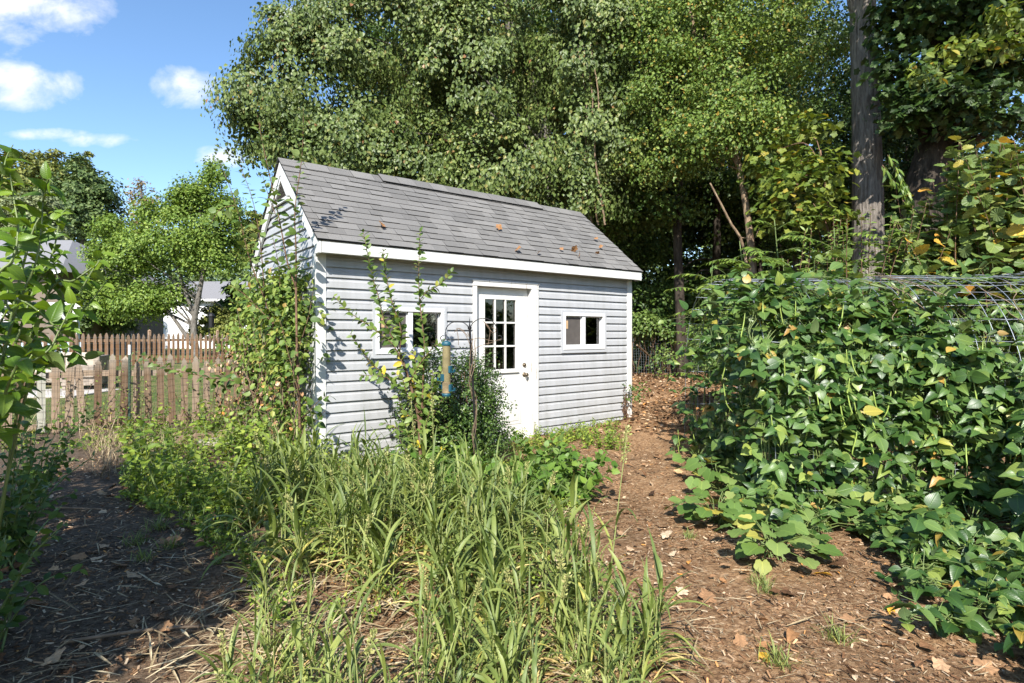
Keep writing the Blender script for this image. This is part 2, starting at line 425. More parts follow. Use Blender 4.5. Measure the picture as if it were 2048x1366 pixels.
def ground_mat():
    m, nt, out = new_mat('ground soil mulch lawn')
    pos = nd(nt, 'NewGeometry').outputs['Position']
    s = nd(nt, 'SeparateXYZ', {0: pos}); x, y = s.outputs[0], s.outputs[1]
    n1 = noise(nt, 26, 8, .7, pos, (1, 1.7, 1), .8); n2 = noise(nt, 1.6, 5, .6, pos); n3 = noise(nt, 90, 4, .7, pos, (1.8, 1, 1))
    vor = nd(nt, 'TexVoronoi', {'Vector': pos, 'Scale': 55}); vc = nd(nt, 'SeparateColor', {0: vor.outputs['Color']}).outputs[0]
    mulch = ramp(nt, n1, [(.27, (.055, .032, .018)), (.41, (.22, .13, .07)), (.55, (.43, .275, .15)), (.7, (.66, .48, .3))])
    mulch = mixc(nt, .4, mulch, ramp(nt, vc, [(0, (.045, .026, .015)), (.5, (.22, .13, .07)), (.85, (.42, .28, .16)), (1, (.6, .48, .34))]))
    mulch = mixc(nt, 1, mulch, ramp(nt, n2, [(.3, (.7, .66, .63)), (.7, (1.3, 1.22, 1.15))]), 'MULTIPLY')
    soil = ramp(nt, n1, [(.28, (.045, .033, .024)), (.5, (.13, .094, .066)), (.72, (.28, .215, .155))])
    lawn = mixc(nt, ramp(nt, noise(nt, 2.0, 6, .65, pos), [(.35, (0, 0, 0)), (.62, (1, 1, 1))]), (.22, .19, .085), (.085, .14, .035))
    lawn = mixc(nt, 1, lawn, ramp(nt, n3, [(.3, (.6, .6, .6)), (.7, (1.35, 1.35, 1.35))]), 'MULTIPLY')
    # soil to the left of the bed, mulch path to the right
    dx = mth(nt, 'ADD', mth(nt, 'ADD', x, mth(nt, 'MULTIPLY', y, .3)), mth(nt, 'MULTIPLY', mth(nt, 'SUBTRACT', n2, .5), 1.6))
    fm = ramp(nt, mth(nt, 'ADD', mth(nt, 'MULTIPLY', dx, .5), .55), [(.0, (0, 0, 0)), (.5, (1, 1, 1))])
    col = mixc(nt, fm, soil, mulch)
    # lawn beyond the near fence (line parallel to the shed front)
    dl = mth(nt, 'ADD', mth(nt, 'MULTIPLY', mth(nt, 'ADD', x, 6.98), -.6106), mth(nt, 'MULTIPLY', mth(nt, 'SUBTRACT', y, 7.85), .7919))
    fl = ramp(nt, mth(nt, 'ADD', mth(nt, 'MULTIPLY', dl, 1.5), mth(nt, 'SUBTRACT', n2, .5)), [(.1, (0, 0, 0)), (.35, (1, 1, 1))])
    fx = ramp(nt, mth(nt, 'MULTIPLY', x, -.35), [(.55, (0, 0, 0)), (.8, (1, 1, 1))])
    col = mixc(nt, mth(nt, 'MULTIPLY', fl, fx), col, lawn)
    h = mth(nt, 'ADD', mth(nt, 'MULTIPLY', n1, .7), mth(nt, 'MULTIPLY', n3, .5))
    finish(nt, out, col, .95, h, .9, .03, .12)
    return m

M = {}
M['siding'] = siding_mat(); M['shingle'] = shingle_mat(); M['ground'] = ground_mat()
M['edge'] = plain_mat('shingle edge', (.02, .02, .021), .95)
M['white'] = paint_mat('white trim', (.66, .655, .63), .45, (.36, .33, .27), .35)
M['whitechip'] = paint_mat('weathered white paint', (.67, .66, .63), .55, (.45, .4, .32), .3, 3, (.3, .25, .19))
M['door'] = paint_mat('door paint', (.7, .685, .645), .42, (.45, .4, .33), .3, mud=.5)
M['vinylwin'] = paint_mat('white vinyl', (.7, .7, .7), .35, (.5, .48, .44), .1)
M['greytrim'] = paint_mat('grey vinyl channel', (.44, .45, .465), .45, (.3, .3, .3), .15)
M['dark'] = plain_mat('dark interior', (.03, .028, .026), .9)
M['inner'] = plain_mat('interior board', (.2, .165, .14), .8)
M['blind'] = plain_mat('brown grey insect screen', (.085, .074, .066), .75)
M['paper'] = plain_mat('tan paper', (.5, .33, .18), .7)
M['brass'] = plain_mat('aged brass', (.16, .125, .085), .4, .8)
M['steel'] = plain_mat('galvanised wire', (.36, .4, .44), .45, .6, .2)
M['rustwire'] = plain_mat('rusty fence wire', (.12, .1, .085), .6, .4, .3)
M['black'] = plain_mat('black iron', (.014, .013, .014), .5, .3)
M['postgreen'] = plain_mat('green post', (.025, .05, .035), .6)
M['picket'] = wood_mat('weathered cedar', (.14, .082, .045), (.37, .24, .14), (.34, .3, .24), .55)
M['farwood'] = wood_mat('brown fence wood', (.2, .1, .048), (.42, .225, .115), (.34, .27, .21), .3, .4)
M['newwood'] = wood_mat('pale treated wood', (.36, .34, .26), (.52, .5, .42), (.5, .5, .48), .3)
M['bark'] = bark_mat('grey bark', (.09, .08, .07), (.235, .215, .19), 16, (1, 1, .16), .9, None)
M['bark2'] = bark_mat('pale grey bark', (.12, .102, .088), (.33, .295, .26), 22, (1, 1, .13), 1.0)
M['barkd'] = bark_mat('dark bark', (.028, .022, .017), (.08, .064, .05), 12, (1, 1, .2), .8)
M['barkl'] = bark_mat('pale tan bark', (.15, .1, .065), (.36, .27, .18), 18, (1, 1, .25), .5)
M['twig'] = bark_mat('brown twig', (.1, .058, .035), (.24, .15, .1), 40, (1, 1, .3), .3)
M['gstem'] = plain_mat('green stem', (.14, .19, .055), .5, 0, .3)
M['drystem'] = plain_mat('dry vine', (.2, .14, .09), .8, 0, .4)
def glass_mat():
    m, nt, out = new_mat('window glass')
    tr = nd(nt, 'BsdfTransparent', {'Color': (.8, .82, .8, 1)})
    n = nd(nt, 'Bump', {'Strength': .03, 'Distance': .01, 'Height': noise(nt, 3, 2)})
    gl = nd(nt, 'BsdfGlossy', {'Color': (.9, .9, .9, 1), 'Roughness': .02, 'Normal': n.outputs[0]})
    fr = nd(nt, 'Fresnel', {'IOR': 2.0})
    nt.links.new(nd(nt, 'MixShader', {0: fr.outputs[0], 1: tr.outputs[0], 2: gl.outputs[0]}).outputs[0], out.inputs[0])
    return m
M['glass'] = glass_mat()
LM = leaf_mat
g3 = lambda a, b, c: [(0, a), (.5, b), (1, c)]
M['l_pear'] = LM('grey green leaves', [(0, (.05, .078, .022)), (.5, (.09, .128, .038)), (.93, (.15, .19, .068)), (.99, (.2, .18, .07)), (1, (.22, .1, .06))], .48, .24, spec=.45)
M['l_locust'] = LM('bright small leaves', [(0, (.06, .105, .022)), (.55, (.12, .185, .045)), (.93, (.19, .24, .065)), (1, (.32, .2, .05))], .5, .34)
M['l_forest'] = LM('forest leaves', g3((.025, .052, .012), (.055, .1, .022), (.1, .15, .035)), .5, .28)
M['l_maple'] = LM('yellow green understory leaves', [(0, (.05, .09, .015)), (.6, (.12, .165, .03)), (.93, (.19, .22, .045)), (1, (.34, .22, .04))], .5, .38)
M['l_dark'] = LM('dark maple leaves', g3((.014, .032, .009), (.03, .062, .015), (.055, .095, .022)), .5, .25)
M['l_lime'] = LM('lime leaves', g3((.075, .13, .027), (.14, .215, .046), (.22, .29, .075)), .5, .38)
M['l_far'] = LM('far dark leaves', g3((.035, .062, .022), (.07, .112, .04), (.12, .16, .06)), .55, .2)
M['l_farol'] = LM('far olive leaves', g3((.075, .095, .026), (.14, .16, .042), (.22, .22, .07)), .55, .25)
M['l_silver'] = LM('silver leaves', g3((.1, .125, .075), (.17, .2, .125), (.25, .28, .18)), .5, .2)
M['l_rust'] = LM('rust leaves', g3((.16, .09, .05), (.26, .17, .1), (.22, .21, .1)), .6, .25)
M['l_big'] = LM('big glossy leaves', g3((.05, .105, .012), (.095, .175, .02), (.16, .24, .035)), .38, .42, .5, .5, (1.5, 1.35, .35), .45)
M['l_apple'] = LM('apple leaves', [(0, (.055, .1, .025)), (.6, (.105, .165, .045)), (.94, (.17, .22, .075)), (1, (.42, .33, .04))], .42, .3, .4, .45)
M['l_whip'] = LM('whip leaves', g3((.045, .085, .022), (.095, .155, .045), (.16, .215, .075)), .45, .32, .35, .4)
M['l_vine'] = LM('vine leaves', [(0, (.05, .09, .02)), (.5, (.12, .185, .04)), (.9, (.22, .27, .07)), (.97, (.28, .24, .08)), (1, (.25, .12, .06))], .5, .32)
M['l_box'] = LM('box leaves', g3((.018, .04, .01), (.04, .08, .018), (.09, .14, .04)), .35, .18, spec=.5)
M['l_bean'] = LM('bean leaves', [(0, (.02, .052, .016)), (.45, (.052, .105, .032)), (.85, (.105, .165, .055)), (.965, (.18, .23, .065)), (.985, (.3, .22, .05)), (1, (.3, .17, .07))], .38, .25, .6, .5, (1.2, 1.25, .4), .3)
M['l_low'] = LM('bean seedling leaves', g3((.045, .1, .02), (.085, .16, .035), (.14, .22, .05)), .45, .32, .4)
M['l_squash'] = LM('squash leaves', [(0, (.07, .13, .035)), (.6, (.125, .195, .065)), (.9, (.17, .22, .09)), (1, (.4, .33, .07))], .55, .3, .45)
M['l_mul'] = LM('mulberry leaves', [(0, (.055, .095, .028)), (.6, (.12, .168, .055)), (.88, (.18, .215, .085)), (.95, (.42, .3, .06)), (1, (.38, .17, .04))], .45, .3, .45, .4)
M['l_sumac'] = LM('compound leaves', g3((.05, .095, .02), (.1, .16, .035), (.17, .225, .06)), .38, .3, .25, .5)
M['l_weed'] = LM('weed leaves', [(0, (.07, .125, .02)), (.5, (.16, .235, .038)), (.9, (.25, .31, .065)), (1, (.33, .29, .08))], .5, .36, .3)
M['l_shade'] = LM('deep green leaves', g3((.03, .065, .012), (.06, .11, .022), (.1, .15, .035)), .45, .3, .3)
M['blade'] = LM('sorghum blades', [(0, (.068, .104, .03)), (.45, (.125, .168, .05)), (.9, (.195, .23, .075)), (.985, (.27, .28, .08)), (1, (.38, .31, .11))], .42, .34, .55, .4, (1.25, 1.25, .45), .1)
M['dryblade'] = LM('dry blades', g3((.22, .15, .08), (.36, .28, .15), (.48, .38, .22)), .7, .2, 0, .2, (1.1, 1, .8), .0)
M['stalk'] = plain_mat('sorghum stalk', (.26, .29, .1), .5, 0, .3)
M['seed'] = stuff_mat('grass seeds', g3((.2, .23, .07), (.34, .35, .12), (.45, .4, .18)), .7)
M['straw'] = stuff_mat('straw', [(0, (.15, .1, .06)), (.5, (.33, .25, .14)), (1, (.52, .43, .28))], .75)
M['litter'] = stuff_mat('leaf litter', [(0, (.035, .02, .012)), (.35, (.17, .085, .04)), (.7, (.36, .205, .105)), (.93, (.56, .43, .29)), (1, (.55, .24, .05))], .75)
M['lawn'] = stuff_mat('lawn blades', g3((.08, .13, .03), (.14, .2, .05), (.26, .25, .1)), .6, .3)
M['dryleaf'] = stuff_mat('dry leaf', g3((.26, .12, .05), (.36, .18, .08), (.42, .24, .1)), .7, .2)
# ================================================================ SHED (local frame: x along the front, y to the back, z up)
SA = math.atan2(.610592, .791945)
SX, SY = -2.1059, 6.1606
DX, DN = A3(.791945, .610592, 0), A3(-.610592, .791945, 0)
def W(x, y, z): return A3(SX, SY, 0) + x * DX + y * DN + A3(0, 0, z)
SL, SW, EV, RZ = 5.08, 2.44, 2.44, 3.62
SH = thing('garden_shed', 'grey vinyl sided garden shed with white trim and shingle roof', 'shed', (SX, SY, 0), SA)

CO = .1143                                   # one course of dutch lap siding
def prof(t):                                 # outward offset over one course
    return np.interp(t, [0, .02, .62, .72, .9, 1], [.021, .022, .015, .006, .002, -.002])
SEAM = np.random.default_rng(5).uniform(.4, 4.7, 60)
def siding(mb, x0, x1, za, zb, put, xl=None, xr=None):
    if xl is None and x1 - x0 > .5:            # panel laps
        for k in range(int(za / CO), int(math.ceil(zb / CO))):
            a, b, s = max(za, k * CO), min(zb, (k + 1) * CO), SEAM[k // 2]
            if x0 + .1 < s < x1 - .1:
                siding(mb, x0, s, a, b, lambda x, o, z: put(x, o + .0022, z), lambda z: x0, lambda z: s); siding(mb, s - .01, x1, a, b, put, lambda z: s - .01, lambda z: x1)
            else: siding(mb, x0, x1, a, b, put, lambda z: x0, lambda z: x1)
        return
    xl = xl or (lambda z: x0); xr = xr or (lambda z: x1)
    k0, k1 = int(za / CO), int(math.ceil(zb / CO))
    for k in range(k0, k1):
        a, b = max(za, k * CO), min(zb, (k + 1) * CO)
        if b - a < .004: continue
        ts = sorted({a, b} | {z for z in (k * CO + CO * f for f in (.02, .62, .72, .9)) if a < z < b})
        V, f = [], []
        V += [put(xl(ts[0]), 0, ts[0]), put(xr(ts[0]), 0, ts[0])]
        for z in ts:
            o = prof((z - k * CO) / CO)
            V += [put(xl(z), o, z), put(xr(z), o, z)]
        for i in range(len(ts)): f.append((2 * i, 2 * i + 1, 2 * i + 3, 2 * i + 2))
        mb.poly(V, f)
front = lambda x, o, z: (x, -o, z)
DO = (2.06, 2.975, 0, 2.06); WL = (.66, 1.57, 1.2, 1.745); WR = (3.585, 4.46, 1.2, 1.745)
ops = [(DO[0] - .06, DO[1] + .13, 0, DO[3] + .06), (WL[0] - .035, WL[1] + .035, WL[2] - .045, WL[3] + .03), (WR[0] - .035, WR[1] + .035, WR[2] - .045, WR[3] + .03)]
mb = MB()
cuts = sorted({0, 2.36} | {o[2] for o in ops} | {o[3] for o in ops})
for a, b in zip(cuts[:-1], cuts[1:]):
    xs = .08; mid = (a + b) / 2
    for o in sorted(o for o in ops if o[2] < mid < o[3]):
        siding(mb, xs, o[0], a, b, front); xs = o[1]
    siding(mb, xs, SL - .08, a, b, front)
# sheathing behind, with the same openings, as a thin box grid
for a, b in zip(cuts[:-1], cuts[1:]):
    xs = .03; mid = (a + b) / 2
    for o in sorted(o for o in ops if o[2] < mid < o[3]):
        mb.box(xs, o[0], .003, .09, a, b); xs = o[1]
    mb.box(xs, SL - .03, .003, .09, a, b)
mb.build('front_wall', M['siding'], SH)
# gable walls
def rz_(y): return EV + (RZ - EV) * (1 - abs(y - SW / 2) / (SW / 2 + .2))
def ylim(z, s):
    h = SW / 2 if z < 2.3 else max(.02, (SW / 2 + .2) * (RZ - .1 - z) / (RZ - .1 - EV + .1))
    h = min(h, SW / 2)
    return SW / 2 + s * h
for gx, sg, nm in ((0, -1, 'gable_wall'), (SL, 1, 'gable_wall')):
    mb = MB()
    siding(mb, 0, SW, 0, RZ - .16, (lambda x, o, z: (gx + sg * o, x, z)), lambda z: ylim(z, -1), lambda z: ylim(z, 1))
    mb.prism([(0.09, 0), (SW - .09, 0), (SW - .09, 2.2), (SW / 2, RZ - .17), (0.09, 2.2)], gx + .003 if sg < 0 else gx - .09, gx + .09 if sg < 0 else gx - .003, 0)
    mb.build(nm, M['siding'], SH)
mb = MB(); siding(mb, 0, SL, 0, 2.3, lambda x, o, z: (x, SW + o, z)); mb.box(.09, SL - .09, SW - .09, SW - .003, 0, 2.3); mb.build('rear_wall', M['siding'], SH)
mb = MB(); mb.box(.1, SL - .1, .1, SW - .1, .02, .06); mb.build('floor', M['dark'], SH)
mb = MB(); mb.box(.1, SL - .1, SW - .14, SW - .1, .07, 2.2); mb.box(.1, .13, .12, SW - .15, .07, 2.2); mb.build('inner_lining', M['inner'], SH)
# corner trim
for x, y in ((0, 0), (SL, 0), (0, SW), (SL, SW)):
    sx, sy = (-1 if x == 0 else 1), (-1 if y == 0 else 1)
    mb = MB()
    mb.box(*sorted((x + sx * .026, x - sx * .085)), *sorted((y + sy * .026, y + sy * .0)), -.03, 2.31)
    mb.box(*sorted((x + sx * .026, x)), *sorted((y - sy * .003, y - sy * .085)), -.03, 2.31)
    mb.build('corner_trim', M['white'], SH, bev=.004)
# eaves
for y0, y1, ys in ((-.2, -.175, (-.175, -.02)), (SW + .175, SW + .2, (SW + .02, SW + .175))):
    mb = MB(); mb.box(-.02, SL + .02, y0, y1, 2.295, 2.432); mb.build('fascia', M['white'], SH, bev=.003)
    mb = MB()
    for i in range(int(SL / .1)): mb.box(i * .1 + .002, i * .1 + .098, ys[0], ys[1], 2.306, 2.316)
    mb.build('soffit', M['white'], SH)
# rake boards with plumb-cut returns
sl = math.atan2(RZ - EV, SW / 2 + .2)
for gx, sg in ((0, -1), (SL, 1)):
    for side in (-1, 1):
        e = SW / 2 + side * (SW / 2 + .2); r = SW / 2
        o = [(e, EV - .008), (r, RZ - .012), (r, RZ - .2), (e - side * .13, EV - .075), (e - side * .13, 2.29), (e, 2.29)]
        x0, x1 = sorted((gx + sg * .025, gx + sg * .055))
        mb = MB(); mb.prism(o, x0, x1, 0); mb.build('rake_board', M['white'], SH, bev=.003)
# gable vent, triangular, with louvres
mb = MB(); yv, zt, zb, hv = SW / 2, RZ - .24, RZ - .53, .3
for (p, q) in (((yv - hv, zb), (yv, zt)), ((yv, zt), (yv + hv, zb)), ((yv + hv, zb), (yv - hv, zb))):
    a, b = A3(-.035, *p), A3(-.035, *q); dd = nrm(b - a); up = np.cross(A3(1, 0, 0), dd)
    mb.obox((a + b) / 2, A3(.014, 0, 0), (b - a) / 2, up * .022)
gv = mb.build('gable_vent', M['white'], SH)
mb = MB()
for i in range(9):
    z = zb + .03 + i * .037; h = hv * (zt - z) / (zt - zb) - .01
    if h > .01: mb.obox((-.026, yv, z), (.012, 0, -.012), (0, h, 0), (.002, 0, .002))
mb.box(-.018, -.012, yv - hv * .5, yv + hv * .5, zb + .01, zb + .17)
mb.build('louvre', M['inner'], gv)
# roof: deck plus shingle courses with individual tabs
mb = MB()
for side in (-1, 1):
    e = SW / 2 + side * (SW / 2 + .215); r = SW / 2
    ze = EV - .012
    ey, ez = (r - e), (RZ - ze); Ls = math.hypot(ey, ez); u = A3(0, ey / Ls, ez / Ls); n = A3(0, -abs(ez) / Ls * (1 if side < 0 else -1), abs(ey) / Ls)
    x0, x1 = -.075, SL + .075
    base = A3(0, e, ze)
    c = base + u * Ls / 2 + A3((x0 + x1) / 2, 0, 0) + n * -.006
    mb.obox(c, A3((x1 - x0) / 2, 0, 0), u * Ls / 2, n * .006, 1)
    EX = .139; nc = int(Ls / EX) + 1
    def slab(xa, xb, s0, s1, h0, h1):
        V = [base + A3(x, 0, 0) + u * s + n * h for (x, s, h) in ((xa, s0, h0), (xb, s0, h0), (xb, s1, h1), (xa, s1, h1), (xa, s0, 0), (xb, s0, 0), (xb, s1, 0), (xa, s1, 0))]
        if side > 0: V = [V[i] for i in (1, 0, 3, 2, 5, 4, 7, 6)]
        mb.poly(V, [(0, 1, 2, 3), (4, 0, 3, 7), (1, 5, 6, 2), (4, 5, 1, 0)], [0, 1, 1, 1])
    for k in range(nc):
        s0, s1 = k * EX, min(Ls, (k + 1) * EX + .012)
        xx = x0 + R.uniform(-.3, 0); raised = k % 2
        while xx < x1:
            wdt = R.uniform(.14, .34); xa, xb = max(x0, xx), min(x1, xx + wdt - .0015)
            if xb - xa > .01:
                h = .0145 if raised else .0085
                dd = R.uniform(-.004, .004) - (.004 if raised else 0)
                slab(xa, xb, max(0, s0 + dd), s1, h, .0018)
            xx += wdt; raised = 1 - raised if R.random() < .8 else raised
rf = mb.build('roof', [M['shingle'], M['edge']], SH)
# ridge cap shingles and the raised ridge vent
mb = MB()
def cap(xa, xb, h, wd, m=0):
    for side in (-1, 1):
        p = A3(0, SW / 2, RZ + h); q = A3(0, SW / 2 + side * wd, RZ + h - wd * math.tan(sl) * .97)
        n = A3(0, side * math.sin(sl), math.cos(sl)) * .009
        V = [A3(x, 0, 0) + v for v in (p, q, q + n, p + n) for x in (xa, xb)]
        mb.poly(V, [(0, 1, 3, 2), (4, 5, 7, 6), (2, 3, 5, 4), (0, 2, 4, 6), (1, 3, 5, 7)], [0, 0, 1, 1, 1])
for i in range(17):
    a = -.08 + i * .308
    cap(a, min(a + .303, SL + .08), .004 + .002 * (i % 2), .15)
mb.build('ridge_cap', [M['shingle'], M['edge']], rf)
mb = MB()
for i in range(11):
    a = 1.25 + i * .262; cap(a, a + .259, .032 + .002 * (i % 2), .165)
for side in (-1, 1):
    y = SW / 2 + side * .15; mb.obox((1.25 + 11 * .262 / 2, y, RZ - .15 * math.tan(sl) + .02), (11 * .131, 0, 0), (0, .004, 0), (0, 0, .02), 1)
mb.build('ridge_vent', [M['shingle'], M['edge']], rf)
# door frame, threshold, door
mb = MB()
x0, x1, zt = DO[0], DO[1], DO[3]
mb.box(x0 - .055, x0, -.04, .1, 0, zt); mb.box(x1, x1 + .125, -.045, -.002, 0.02, zt); mb.box(x1, x1 + .03, -.001, .1, 0, zt)
mb.box(x0 - .06, x1 + .127, -.046, .1, zt + .001, zt + .062)
mb.box(x0 - .075, x1 + .14, -.055, -.02, zt + .063, zt + .078)
mb.build('door_frame', M['whitechip'], SH, bev=.004)
mb = MB(); mb.box(x0 - .02, x1 + .02, -.07, .1, -.03, .018); mb.build('threshold', M['whitechip'], SH, bev=.004)
# slab with a lite opening and two raised panels
gx0, gx1, gz0, gz1 = 2.225, 2.755, .95, 1.905
yd = .045
mb = MB()
mb.box(x0 + .004, gx0, yd, yd + .042, .022, zt - .004); mb.box(gx1, x1 - .004, yd, yd + .042, .022, zt - .004)
mb.box(gx0, gx1, yd, yd + .042, .022, gz0); mb.box(gx0, gx1, yd, yd + .042, gz1, zt - .004)
DR = mb.build('door', M['door'], SH)
for px in (x0 + .14, (x0 + x1) / 2 + .04):
    pw = .285; mb = MB()
    mb.box(px, px + pw, yd - .006, yd, .19, .76); mb.box(px + .04, px + pw - .04, yd - .011, yd - .006, .235, .715)
    mb.build('raised_panel', M['door'], DR, bev=.005)
mb = MB()                                     # lite frame and muntins
fw = .03
mb.box(gx0 - fw, gx0 + .006, yd - .014, yd, gz0 - fw, gz1 + fw); mb.box(gx1 - .006, gx1 + fw, yd - .014, yd, gz0 - fw, gz1 + fw)
mb.box(gx0 + .006, gx1 - .006, yd - .014, yd, gz0 - fw, gz0 + .006); mb.box(gx0 + .006, gx1 - .006, yd - .014, yd, gz1 - .006, gz1 + fw)
mb.box(gx0 - fw - .02, gx1 + fw + .02, yd - .026, yd - .001, gz0 - fw - .018, gz0 - fw - .001)
for i in (1, 2):
    x = gx0 + (gx1 - gx0) * i / 3; mb.box(x - .012, x + .012, yd - .01, yd + .012, gz0 + .006, gz1 - .006)
    z = gz0 + (gz1 - gz0) * i / 3
    for j in range(3):
        a, b = gx0 + (gx1 - gx0) * j / 3 + .012, gx0 + (gx1 - gx0) * (j + 1) / 3 - .012
        mb.box(a, b, yd - .009, yd + .012, z - .012, z + .012)
mb.build('muntin_frame', M['door'], DR, bev=.003)
mb = MB(); mb.box(gx0, gx1, yd + .014, yd + .018, gz0, gz1); mb.build('pane', M['glass'], DR)
def knobm(name, z, prof):
    mb = MB(); mb.lathe((0, 0, 0), prof, 20)
    V = mb.V[0]; mb.V[0] = np.stack([V[:, 0], -V[:, 2], V[:, 1]], 1) + A3(x1 - .065, yd, z)
    mb.build(name, M['brass'], DR, smooth=True)
knobm('deadbolt', 1.0, [(.0, 0), (.03, 0), (.031, .008), (.024, .016), (.02, .024), (.006, .026), (0, .027)])
knobm('door_knob', .865, [(0, 0), (.032, 0), (.032, .006), (.014, .012), (.013, .035), (.024, .045), (.029, .056), (.026, .068), (.012, .075), (0, .076)])
# windows: vinyl sliders
def window(o, tagm):
    x0, x1, z0, z1 = o
    mb = MB(); f = .045
    mb.box(x0, x0 + f, -.04, .08, z0, z1); mb.box(x1 - f, x1, -.04, .08, z0, z1); mb.box(x0 + f, x1 - f, -.04, .08, z0, z0 + f + .012); mb.box(x0 + f, x1 - f, -.04, .08, z1 - f, z1)
    xm = (x0 + x1) / 2 - .01
    mb.box(xm - .03, xm + .032, -.028, .06, z0 + f + .012, z1 - f)
    wn = mb.build('window', M['vinylwin'], SH, bev=.004)
    mb = MB(); t = .035
    mb.box(x0 - t, x0 - .001, -.032, 0.01, z0 - t - .012, z1 + t); mb.box(x1 + .001, x1 + t, -.032, .01, z0 - t - .012, z1 + t)
    mb.box(x0 - .001, x1 + .001, -.03, .01, z1 + .001, z1 + t - .006); mb.box(x0 - .001, x1 + .001, -.031, .01, z0 - t - .012, z0 - .001); mb.box(x0 - t, x1 + t, -.036, -.0325, z0 - t - .012, z0 - t + .002)
    mb.build('channel_trim', M['greytrim'], wn)
    for a, b, y in ((x0 + f, xm - .03, .012), (xm + .032, x1 - f, .03)):
        mb = MB(); s = .016
        mb.box(a + .001, a + s, y - .012, y + .02, z0 + f + .013, z1 - f - .001); mb.box(b - s, b - .001, y - .012, y + .02, z0 + f + .013, z1 - f - .001)
        mb.box(a + s, b - s, y - .012, y + .02, z0 + f + .013, z0 + f + .028); mb.box(a + s, b - s, y - .012, y + .02, z1 - f - .016, z1 - f - .001)
        mb.build('sash', M['vinylwin'], wn)
        mb = MB(); mb.box(a + s, b - s, y + .002, y + .006, z0 + f + .028, z1 - f - .016); mb.build('pane', M['glass'], wn)
    mb = MB(); mb.box(x0 + f + .017, xm - .047, .005, .008, z0 + f + .029, z1 - f - .017); mb.build('insect_screen', M['blind'], wn)
    mb = MB(); mb.box(x0 + f + .018, x0 + f + .075, -.0015, .004, z1 - f - .19, z1 - f - .07); mb.build('paper_tag', M['paper'], wn)
window(WL, 0); window(WR, 1)
# fallen leaves on the roof
def roofpt(u, v):
    d = A3((u - 1024) / F, 1, (HV - v) / F); o = A3(0, 0, CH)
    nloc = A3(0, -math.sin(sl), math.cos(sl)); nw = nloc[0] * DX + nloc[1] * DN + A3(0, 0, nloc[2])
    p0 = W(0, -.2, EV + .012); t = np.dot(p0 - o, nw) / np.dot(d, nw)
    return o + d * t, nw
for (u, v, s, lab) in ((770, 456, .085, 'curled brown leaf alone near the left end of the shed roof'), (993, 461, .08, 'curled brown leaf high in the middle of the shed roof'),
        (1030, 505, .085, 'brown leaf low on the shed roof, leftmost of those above the door'), (1076, 507, .06, 'small brown leaf just above the eave over the shed door'),
        (1118, 502, .05, 'tiny pale leaf between the brown leaves low on the shed roof'), (1152, 505, .09, 'brown leaf on the shed roof above the right window, left of a pair'),
        (1158, 512, .08, 'tan leaf touching the eave edge above the right shed window'), (1187, 481, .06, 'small brown leaf highest near the right end of the roof'),
        (1200, 499, .055, 'dark brown leaf near the right roof edge'), (1196, 511, .06, 'flat brown leaf rightmost and lowest on the shed roof')):
    p, nw = roofpt(u, v); mb = MB(); a = R.uniform(0, 6.3)
    yd_ = math.cos(a) * DX + math.sin(a) * np.cross(nw, DX)
    mb.leaves(T_LOBE, [p + nw * .03], [yd_ + nw * .35], [-nw * .6 + DX * .6 + R.normal(0, .3, 3)], [s * 1.25])
    tag(mb.build('fallen_leaf', M['dryleaf'], None, p), lab, 'leaf', 'fallen leaves on the shed roof')
# ================================================================ GROUND
def axis(lo, hi, fl, fh, step, far):
    a = np.arange(fl, fh + 1e-6, step)
    l = fl - np.geomspace(step, fl - lo, far)[::1]; r = fh + np.geomspace(step, hi - fh, far)
    return np.concatenate([l[::-1], a, r])
xs, ys = axis(-400, 400, -6, 6, .05, 46), axis(-60, 600, 1.6, 12, .06, 54)
X, Y = np.meshgrid(xs, ys); Z = gh(X, Y)
nx, ny = len(xs), len(ys)
i = (np.arange(ny - 1)[:, None] * nx + np.arange(nx - 1)[None]).ravel()
mb = MB().add(np.stack([X, Y, Z], -1).reshape(-1, 3), np.stack([i, i + 1, i + nx + 1, i + nx], 1), np.full(len(i), 4))
g = mb.build('ground', M['ground'], smooth=True); tag(g, 'brown mulch garden ground with worn path and green lawn beyond the fence', None, kind='structure')

def onground(x, y, dz=0): return A3(x, y, float(gh(x, y)) + dz)

# ---------------------------------------------------------------- litter, straw, chips (uncountable)
def scatter(n, fx, fy, acc=None):
    x, y = R.uniform(*fx, n), R.uniform(*fy, n)
    if acc is not None:
        k = acc(x, y); x, y = x[k], y[k]
    return np.stack([x, y, gh(x, y)], 1)
def flat_dirs(n, tilt=.25):
    a = R.uniform(0, 6.283, n)
    return np.stack([np.cos(a), np.sin(a), R.normal(0, tilt, n)], 1), nrm(np.stack([R.normal(0, .35, n), R.normal(0, .35, n), np.ones(n)], 1))
infr = lambda x, y: np.abs(x) < .98 * y + .3
def pathmask(x, y): return (vnoise(x * 1.5, y * 1.5, 9) > .25)
chip = (np.array([(-.12, 0, 0), (.12, .05, .02), (.1, 1, .01), (-.13, .9, 0)], float), [(0, 1, 2, 3)], np.zeros((4, 2)))
mb = MB()
p = scatter(170000, (-5, 5), (1.9, 9.5), lambda x, y: infr(x, y) & (R.random(len(x)) < np.clip(3.2 / y, 0, 1)) & pathmask(x, y))
d, n = flat_dirs(len(p)); mb.leaves(chip, p + A3(0, 0, .006), d, n, R.uniform(.07, .2, len(p)) ** 2)
tag(mb.build('mulch_chips', M['litter']), 'small brown bark chips strewn over the garden ground', 'mulch', kind='stuff')
mb = MB()
def litmask(x, y): return infr(x, y) & (R.random(len(x)) < np.where((x > .1) | (y > 8), .8, .25))
p = scatter(1500, (-4.5, 4.6), (2.0, 9), litmask); d, n = flat_dirs(len(p), .4)
